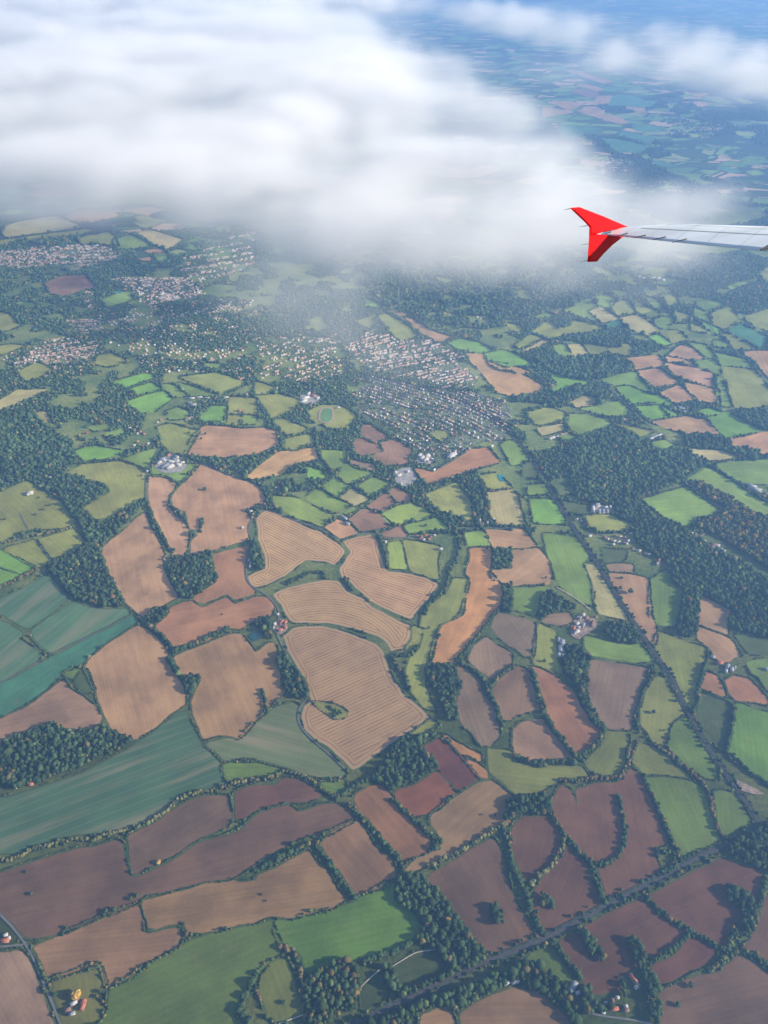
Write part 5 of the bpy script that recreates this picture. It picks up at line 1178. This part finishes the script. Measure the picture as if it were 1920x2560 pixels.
def crown_obj(kind, parent):
    v = int(rng.integers(0, 4)); key = (kind, v)
    if key not in CM:
        co, f = clump_crown(40 + v); c = tree_colors(1, 'y' if kind == 'y' else kind, 0)[0] * (1.15 if kind == 'g' else 1)
        cc = np.tile(c, (len(co), 1)) * (.8 + .5 * vnoise(co + 5, .5, v, 2))[:, None]
        CM[key] = raw_mesh('crown', co, f, {'col': ('FLOAT_COLOR', np.c_[cc, np.ones(len(cc))])}); CM[key].materials.append(M_LEAF)
    o = bpy.data.objects.new('crown', CM[key]); link(o); o.parent = parent; return o
def make_tree(x, y, kind, r, label, group=None):
    t = empty('tree' if kind != 'p' else 'shrub', (x, y, 0), rng.random() * 6.28)
    tag(t, label, 'tree' if kind != 'p' else 'shrub', group)
    c = crown_obj(kind, t); c.scale = (r, r * rng.uniform(.9, 1.1), r * rng.uniform(1.0, 1.3)); c.location = (0, 0, r * .55)
    k = bpy.data.objects.new('trunk', trunk_me); link(k); k.parent = t; k.scale = (r * 1.1, r * 1.1, r * 1.1)
    return t
nt_ = 0
for kind, lab, ps in rows(LONE):
    x, y = pts(ps)[0]; kk = {'b': 'a'}.get(kind, kind)
    r = {'p': 3.5}.get(kind, 6.2) * (1 + .12 * rng.normal())
    if 'large' in lab or 'wide' in lab: r *= 1.8
    if 'small' in lab or 'tiny' in lab: r *= .7
    make_tree(x, y, kk, r, lab); nt_ += 1
TL = []
for li, (lab, kind, spc, ps) in enumerate(rows(LINES)):
    q = resample(pts(ps), float(spc) * .72, False)
    for k, p in enumerate(q):
        pp = p + rng.normal(0, 2.6, 2); TL.append((np.hypot(pp[0], pp[1]) ** 2 + 2100 ** 2, li, k, len(q), pp, kind if rng.random() > .25 else 'g', float(spc)))
        if rng.random() < .35: TL.append((TL[-1][0] + 9e5, li, -1, len(q), p + rng.normal(0, 5, 2), 'g', float(spc) * .8))
TL.sort(key=lambda t: t[0])
L_ = rows(LINES)
OT = ['first', 'second', 'third', 'fourth', 'fifth', 'sixth', 'seventh', 'eighth']
for t in TL[:300 - nt_]:
    _, li, k, nq, p, kind, spc = t; lab = L_[li][0]
    if 0 <= k < 8: l2 = '%s from its start: %s' % (OT[k], lab)
    else: l2 = lab
    make_tree(p[0], p[1], kind, spc * (.82 if 'golden' in lab else .72) * float(np.clip(1 + .3 * rng.normal(), .5, 1.5)), l2, 'trees: ' + lab)
rest_ = TL[300 - nt_:]
P = np.array([t[4] for t in rest_]); K = np.array([t[5] for t in rest_]); SP = np.array([t[6] for t in rest_])
cl = tree_colors(len(P)) * 1.1
for kk in 'yap': cl[K == kk] = tree_colors(int((K == kk).sum()), kk)
allP = [P]; allR = [SP * .66]; allC = [cl]
# scattered trees between the fields of the middle distance
def scatter(poly, spc, thr, nsc, seed, rad):
    lo, hi = poly.min(0), poly.max(0)
    gx, gy = np.meshgrid(np.arange(lo[0], hi[0], spc), np.arange(lo[1], hi[1], spc)); G = np.stack([gx.ravel(), gy.ravel()], 1)
    G = G + rng.uniform(-.48, .48, G.shape) * spc; G = G[inside(G, poly)]
    G = G[vnoise(G, nsc, seed, 3) > thr + np.where(G[:, 0] > 300, .05, np.where(G[:, 1] > 4300, -.06, 0))]
    ok = np.ones(len(G), bool)
    for ty, lab, q, far in FLD: ok &= ~inside(G, q)
    for q in WD: ok &= ~inside(G, q)
    G = G[ok]
    ok = np.ones(len(G), bool)
    for i, r in enumerate(rows(TOWN)):
        m = inside(G, pts(r[5])); pr = {5: 1, 6: 1, 11: 1, 1: .8}.get(i, .7); ok &= ~(m & (rng.random(len(G)) > pr))
    for r2 in ROADL: ok &= seg_dist(G, r2[::2], False) > 6
    ok &= ~rail_near(G, 12)
    for r in rows(EXTRA):
        if r[1] not in ('town',) and not r[3].startswith('ring'): ok &= ~inside(G, pts(r[3]))
    G = G[ok]
    # keep roofs visible
    if len(G):
        cell = {}
        for h in np.vstack([HP, FARMP]): cell.setdefault((int(h[0] // 10), int(h[1] // 10)), []).append(h)
        kp = []
        for g_ in G:
            a, b = int(g_[0] // 10), int(g_[1] // 10); bad = False
            for dx in (-1, 0, 1):
                for dy in (-1, 0, 1):
                    for h in cell.get((a + dx, b + dy), ()):
                        if (h[0] - g_[0]) ** 2 + (h[1] - g_[1]) ** 2 < 60: bad = True
            kp.append(not bad)
        G = G[np.array(kp)]
    sz_ = crown_scale(len(G), rad, .34)
    for i, r in enumerate(rows(TOWN)):
        if i not in (5, 6, 11): sz_[inside(G, pts(r[5]))] *= .6
    return G, sz_
o_P = np.vstack(allP); o_R = np.concatenate(allR); o_C = np.vstack(allC)
nr_ = o_P[:, 1] < 3400
for m, lod in ((nr_, 2), (~nr_, 1)):
    pass
sclv = np.stack([o_R * rng.uniform(.75, 1.2, len(o_R)), o_R * rng.uniform(.75, 1.2, len(o_R)), o_R * rng.uniform(.9, 1.4, len(o_R))], 1)
o = merged('tree_rows', LOD[2], np.c_[o_P, np.full(len(o_P), 1.5)], sclv, o_C, M_LEAF)
tag(o, 'remaining smaller trees standing in the field rows', 'trees', kind='stuff')
sp_ = pts(SCATTER.strip())
G, S_ = scatter(sp_, 11.5, .43, 130, 31, 6.0)
#print('scatter', len(G), 'houses', n, len(HP))
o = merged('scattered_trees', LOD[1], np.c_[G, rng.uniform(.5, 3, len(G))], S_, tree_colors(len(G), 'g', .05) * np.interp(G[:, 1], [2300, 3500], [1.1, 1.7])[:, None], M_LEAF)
tag(o, 'countless far trees of hedges, gardens and shaws', 'trees', kind='stuff')
G, S_ = scatter(pts(FARWOOD.strip()), 22, .52, 420, 37, 10)
o = merged('far_trees', LOD[1], np.c_[G, rng.uniform(.5, 3, len(G))], S_, tree_colors(len(G), 'g', .03), M_LEAF)
tag(o, 'far wooded country beyond the wing', 'trees', kind='stuff')

# ---------------------------------------------------------------- aircraft wing
def wing():
    A = lambda l: [Vector(p) + CAM for p in l]
    nw, ow, fw = Vector(WING['nw']), Vector(WING['ow']), Vector(WING['f'])
    up, lo = A(WING['upper']), A(WING['lower']); le, te = A(WING['le']), A(WING['te'])
    s = N('wing_paint'); base = s.n('ShaderNodeTexNoise'); base.inputs['Scale'].default_value = .9; base.inputs['Detail'].default_value = 5
    s.l(s.scale(s.pos(), .35, 1.4, 1), base.inputs['Vector'])
    white = s.surf(s.mulc((.86, .92, .98), s.ramp(base.outputs[0], .3, .7, .9, 1.06)), s.ramp(base.outputs[0], .3, .7, .22, .42), .5)
    s = N('winglet_red'); b2 = s.noise(s.pos(), 2.2, 4); red = s.surf(s.mix(s.ramp(b2, .3, .7), (.40, .001, .003), (.46, .002, .006)), .5, .06)
    dark = plain('seal_dark', (.07, .075, .085), .5); steel = plain('wick_metal', (.06, .06, .065), .5)
    root = empty('aircraft_wing', te[0]); tag(root, 'white airliner wing tip with a red arrow-shaped tip fence above the clouds', 'aircraft wing')
    inv = Matrix.Translation(-te[0])
    def put(name, bm, mat, par, sm=False):
        bmesh.ops.recalc_face_normals(bm, faces=bm.faces)
        me = bpy.data.meshes.new(name); bm.to_mesh(me); bm.free(); me.transform(inv)
        o = obj(name, me, mat, par)
        return o
    # main panel: airfoil sections between trailing and leading edge
    prof = [(0, 0, 0), (.12, .012, -.006), (.35, .035, -.03), (.6, .05, -.06), (.8, .045, -.07), (.93, .025, -.06), (.985, .008, -.035), (1, -.012, -.012)]
    def section(T, L):
        ch = L - T; c = ch.length
        tops = [T + ch * a + nw * (t - .0) * c * .75 for a, t, bt in prof]
        bots = [T + ch * a + nw * bt * c for a, t, bt in prof[1:-1]][::-1]
        return tops + bots
    def rs(l, n):
        d = [0]
        for a, b in zip(l, l[1:]): d.append(d[-1] + (b - a).length)
        out = []
        for k in range(n):
            t = d[-1] * k / (n - 1); i = max(j for j in range(len(d)) if d[j] <= t + 1e-9); i = min(i, len(l) - 2)
            f = (t - d[i]) / max(d[i + 1] - d[i], 1e-9); out.append(l[i].lerp(l[i + 1], min(f, 1)))
        return out
    bm = bmesh.new(); secs = []
    # pair the edges by the spanwise coordinate
    def at_span(l, sp):
        S = [(p - te[0]).dot(-ow) for p in l]
        return Vector([float(np.interp(sp, S, [p[k] for p in l])) for k in range(3)])
    smax = min((te[-1] - te[0]).dot(-ow), (le[-1] - te[0]).dot(-ow)); s0 = max(0, min((p - te[0]).dot(-ow) for p in le))
    spans = [s0 + .0] + [s0 + (smax - s0) * (k / 16.) ** 1.3 for k in range(1, 17)]
    for sp in spans:
        sec = section(at_span(te, sp), at_span(le, sp)); secs.append([bm.verts.new(v) for v in sec])
    for a, b in zip(secs, secs[1:]):
        m = len(a)
        for i in range(m): bm.faces.new((a[i], a[(i + 1) % m], b[(i + 1) % m], b[i]))
    bm.faces.new(secs[0]); bm.faces.new(secs[-1])
    wo = put('wing_panel', bm, white, root)
    for p in wo.data.polygons: p.use_smooth = True
    def line(pa, name, wd, lift, mat):
        bm = bmesh.new(); P_ = rs(A(pa), 24); a = []; b = []
        for p in P_:
            # project on the wing's top skin
            sp = (p - te[0]).dot(-ow); T, L = at_span(te, sp), at_span(le, sp); ch = L - T; u = max(.02, min(.98, (p - T).dot(ch) / ch.dot(ch)))
            z = float(np.interp(u, [q[0] for q in prof], [q[1] for q in prof])) * .75 * ch.length
            c = T + ch * u + nw * (z + lift); a.append(bm.verts.new(c + ch.normalized() * wd)); b.append(bm.verts.new(c - ch.normalized() * wd))
        for i in range(len(a) - 1): bm.faces.new((a[i], a[i + 1], b[i + 1], b[i]))
        return put(name, bm, mat, wo)
    line(WING['panel'], 'spoiler_gap', .013, .006, dark); line(WING['slat'], 'slat_gap', .008, .006, plain('seam', (.3, .33, .36)))
    seam = plain('joint', (.5, .53, .56))
    for fr in (.12, .26, .4, .55, .7, .86):
        sp = s0 + (smax - s0) * fr; T, L = at_span(te, sp), at_span(le, sp); ch = L - T; bm = bmesh.new(); a = []; b = []
        for u in np.linspace(.1, .92, 9):
            z = float(np.interp(u, [q[0] for q in prof], [q[1] for q in prof])) * .75 * ch.length; c = T + ch * float(u) + nw * (z + .005)
            a.append(bm.verts.new(c - ow * .004)); b.append(bm.verts.new(c + ow * .004))
        for i in range(8): bm.faces.new((a[i], a[i + 1], b[i + 1], b[i]))
        put('panel_joint', bm, seam, wo)
    # fences: tapered plates
    def plate(name, ring, thick):
        c = sum(ring, Vector()) / len(ring); bm = bmesh.new()
        edge = [bm.verts.new(p) for p in ring]
        ins = [c + (p - c) * .86 for p in ring]
        f1 = [bm.verts.new(p + ow * thick) for p in ins]; f2 = [bm.verts.new(p - ow * thick) for p in ins]
        m = len(ring)
        for i in range(m):
            j = (i + 1) % m
            bm.faces.new((edge[i], edge[j], f1[j], f1[i])); bm.faces.new((edge[j], edge[i], f2[i], f2[j]))
        for f in (f1, f2):
            es = [bm.edges.get((f[i], f[(i + 1) % m])) for i in range(m)]; bmesh.ops.triangle_fill(bm, edges=es, use_beauty=True)
        return put(name, bm, red, wo2)
    wo2 = root
    plate('upper_fence', up, .035); plate('lower_fence', lo, .035)
    def rod(a, b, r, name, par):
        d = (b - a).normalized(); x = d.orthogonal().normalized(); y = d.cross(x); bm = bmesh.new(); ra = []; rb = []
        for k in range(6):
            an = k * math.pi / 3; o = x * math.cos(an) + y * math.sin(an); ra.append(bm.verts.new(a + o * r * .4)); rb.append(bm.verts.new(b + o * r))
        for k in range(6): bm.faces.new((ra[k], ra[(k + 1) % 6], rb[(k + 1) % 6], rb[k]))
        bm.faces.new(ra); bm.faces.new(rb); put(name, bm, steel, par)
    for a, b in WING['wick']: rod(A([a])[0] + nw * .02, A([b])[0] + nw * .05, .014, 'static_wick', wo)
    for a, b in WING['fwick']: rod(A([a])[0], A([b])[0], .009, 'static_wick', wo)
    a, b = A(WING['gap']); rod(a + nw * .03, b + nw * .05, .045, 'flap_gap', wo)
wing()

# ---------------------------------------------------------------- haze
HAZE_D, HAZE_C = 7.2e-5, (.28, .53, 1.0)
v, f = boxm(-64000, 64000, -7000, 112000, -1, 2125)
hz = obj('haze', raw_mesh('haze', v, f)); s = N('haze')
pv = s.n('ShaderNodeVolumePrincipled'); pv.inputs['Color'].default_value = (*HAZE_C, 1); pv.inputs['Density'].default_value = HAZE_D; pv.inputs['Anisotropy'].default_value = .25
s.l(pv.outputs[0], s.out.inputs['Volume']); hz.data.materials.append(s.m); tag(hz, 'blue haze filling the air over the countryside', kind='stuff')

# ---------------------------------------------------------------- clouds: density computed on a grid, held in a volume
def clouds():
    polys = [(float(a), float(b), pts(c)) for a, b, c in rows(CLOUD)]
    P = np.vstack([p for _, _, p in polys]); x0, y0 = P.min(0) - 250; x1, y1 = P.max(0) + 250
    x0 = max(x0, -9000); x1 = min(x1, 8000); z0, z1 = 1280., 1600.
    D = 19.; nx, ny, nz = int((x1 - x0) / D), int((y1 - y0) / D), 14
    X = np.linspace(x0, x1, nx); Y = np.linspace(y0, y1, ny)
    gx, gy = np.meshgrid(X, Y); G = np.stack([gx.ravel(), gy.ravel()], 1)
    warp = np.stack([vnoise(G, 600, 41, 6) - .5, vnoise(G, 600, 42, 6) - .5], 1) * 560
    Gw = G + warp * np.clip(G[:, 1] / 4500, .35, 1)[:, None]
    cov = np.zeros(len(G))
    for wt, so, p in polys:
        m = inside(Gw, p); d = np.full(len(Gw), 1e5); lo, hi = p.min(0) - 1500, p.max(0) + 1500
        near = np.nonzero((Gw[:, 0] > lo[0]) & (Gw[:, 0] < hi[0]) & (Gw[:, 1] > lo[1]) & (Gw[:, 1] < hi[1]))[0]
        d[near] = seg_dist(Gw[near], p); sd_ = np.where(m, d, -d)
        wdt = so * 1150 * np.clip(G[:, 1] / 3500, .5, 2)
        t = np.clip((sd_ + wdt * .55) / (wdt * 1.4), 0, 1); t = t * t * (3 - 2 * t)
        cov = np.maximum(cov, wt * t) if wt > .2 else cov + wt * t * (cov < .5)
    # streaky large noise stretched along the cloud bands
    ca, sa = math.cos(R(-18)), math.sin(R(-18)); Gr = np.stack([(G[:, 0] * ca - G[:, 1] * sa) / 2.3, G[:, 0] * sa + G[:, 1] * ca], 1)
    n1 = vnoise(Gr, 430, 43, 5); n2 = vnoise(Gr, 95, 44, 5)
    core = np.clip(cov * (.35 + 1.0 * n1) + (n1 - .5) * 1.9 * cov ** .6 + (n2 - .5) * 2.0 * cov ** .6, 0, 1.4)
    mid = 1420 + 110 * (n1 - .5) + 60 * (n2 - .5); thk = 40 + 75 * np.clip(core, 0, 1); bot = mid - thk * .7; top = mid + thk
    Z = np.linspace(z0, z1, nz); dens = np.zeros((nz, len(G)), np.float32)
    for k, z in enumerate(Z):
        P3 = np.c_[Gr, np.full(len(G), z * 1.5)]
        n3 = vnoise(P3, 95, 45, 4)
        prof = np.clip((z - bot) / 45 + .3, 0, 1) * np.clip((top - z) / 45 + .3, 0, 1)
        dd = core * prof * np.clip(.1 + 3.2 * (n3 - .28 - .15 * (1 - np.minimum(core, 1))), 0, 2.4); dens[k] = dd
    dens[0] = 0; dens[-1] = 0
    me = bpy.data.meshes.new('cloud_bank'); me.vertices.add(dens.size)
    at = me.attributes.new('dn', 'FLOAT', 'POINT'); at.data.foreach_set('value', dens.ravel())
    o = obj('cloud_bank', me); tag(o, 'bright layer of torn low cloud spreading over the upper left and centre', 'cloud', kind='stuff')
    s = N('cloud'); pv = s.n('ShaderNodeVolumePrincipled'); pv.inputs['Color'].default_value = (.97, .97, .985, 1); pv.inputs['Anisotropy'].default_value = .1
    pv.inputs['Density'].default_value = CLOUD_D; pv.inputs['Density Attribute'].default_value = 'density'
    s.l(pv.outputs[0], s.out.inputs['Volume'])
    ng = bpy.data.node_groups.new('cloud_volume', 'GeometryNodeTree')
    ng.interface.new_socket('Geometry', in_out='INPUT', socket_type='NodeSocketGeometry'); ng.interface.new_socket('Geometry', in_out='OUTPUT', socket_type='NodeSocketGeometry')
    gi, go = ng.nodes.new('NodeGroupInput'), ng.nodes.new('NodeGroupOutput'); L = ng.links.new
    ps = ng.nodes.new('GeometryNodeInputPosition'); sx = ng.nodes.new('ShaderNodeSeparateXYZ'); L(ps.outputs[0], sx.inputs[0])
    def mth(op, a, b=None):
        nd = ng.nodes.new('ShaderNodeMath'); nd.operation = op
        for i_, v_ in ((0, a), (1, b)):
            if v_ is None: continue
            if isinstance(v_, bpy.types.NodeSocket): L(v_, nd.inputs[i_])
            else: nd.inputs[i_].default_value = v_
        return nd.outputs[0]
    def idx(ch, lo, hi, nn):
        t = mth('DIVIDE', mth('SUBTRACT', sx.outputs[ch], lo), (hi - lo) / (nn - 1)); return mth('MINIMUM', mth('MAXIMUM', mth('FLOOR', mth('ADD', t, .5)), 0.), float(nn - 1))
    ii = mth('ADD', mth('ADD', idx(0, x0, x1, nx), mth('MULTIPLY', idx(1, y0, y1, ny), float(nx))), mth('MULTIPLY', idx(2, z0, z1, nz), float(nx * ny)))
    ii = mth('ADD', ii, .25)
    si = ng.nodes.new('GeometryNodeSampleIndex'); si.data_type = 'FLOAT'; si.domain = 'POINT'
    na = ng.nodes.new('GeometryNodeInputNamedAttribute'); na.data_type = 'FLOAT'; na.inputs[0].default_value = 'dn'
    L(gi.outputs[0], si.inputs['Geometry']); L(na.outputs[0], si.inputs['Value']); L(ii, si.inputs['Index'])
    vc = ng.nodes.new('GeometryNodeVolumeCube'); L(si.outputs[0], vc.inputs['Density'])
    vc.inputs['Min'].default_value = (x0, y0, z0); vc.inputs['Max'].default_value = (x1, y1, z1)
    vc.inputs['Resolution X'].default_value = nx; vc.inputs['Resolution Y'].default_value = ny; vc.inputs['Resolution Z'].default_value = nz
    sm = ng.nodes.new('GeometryNodeSetMaterial'); sm.inputs['Material'].default_value = s.m
    L(vc.outputs[0], sm.inputs[0]); L(sm.outputs[0], go.inputs[0])
    md = o.modifiers.new('volume', 'NODES'); md.node_group = ng; me.materials.append(s.m)
    print('cloud grid', nx, ny, nz, 'mean', dens.mean())
CLOUD_D = 0.0060
clouds()
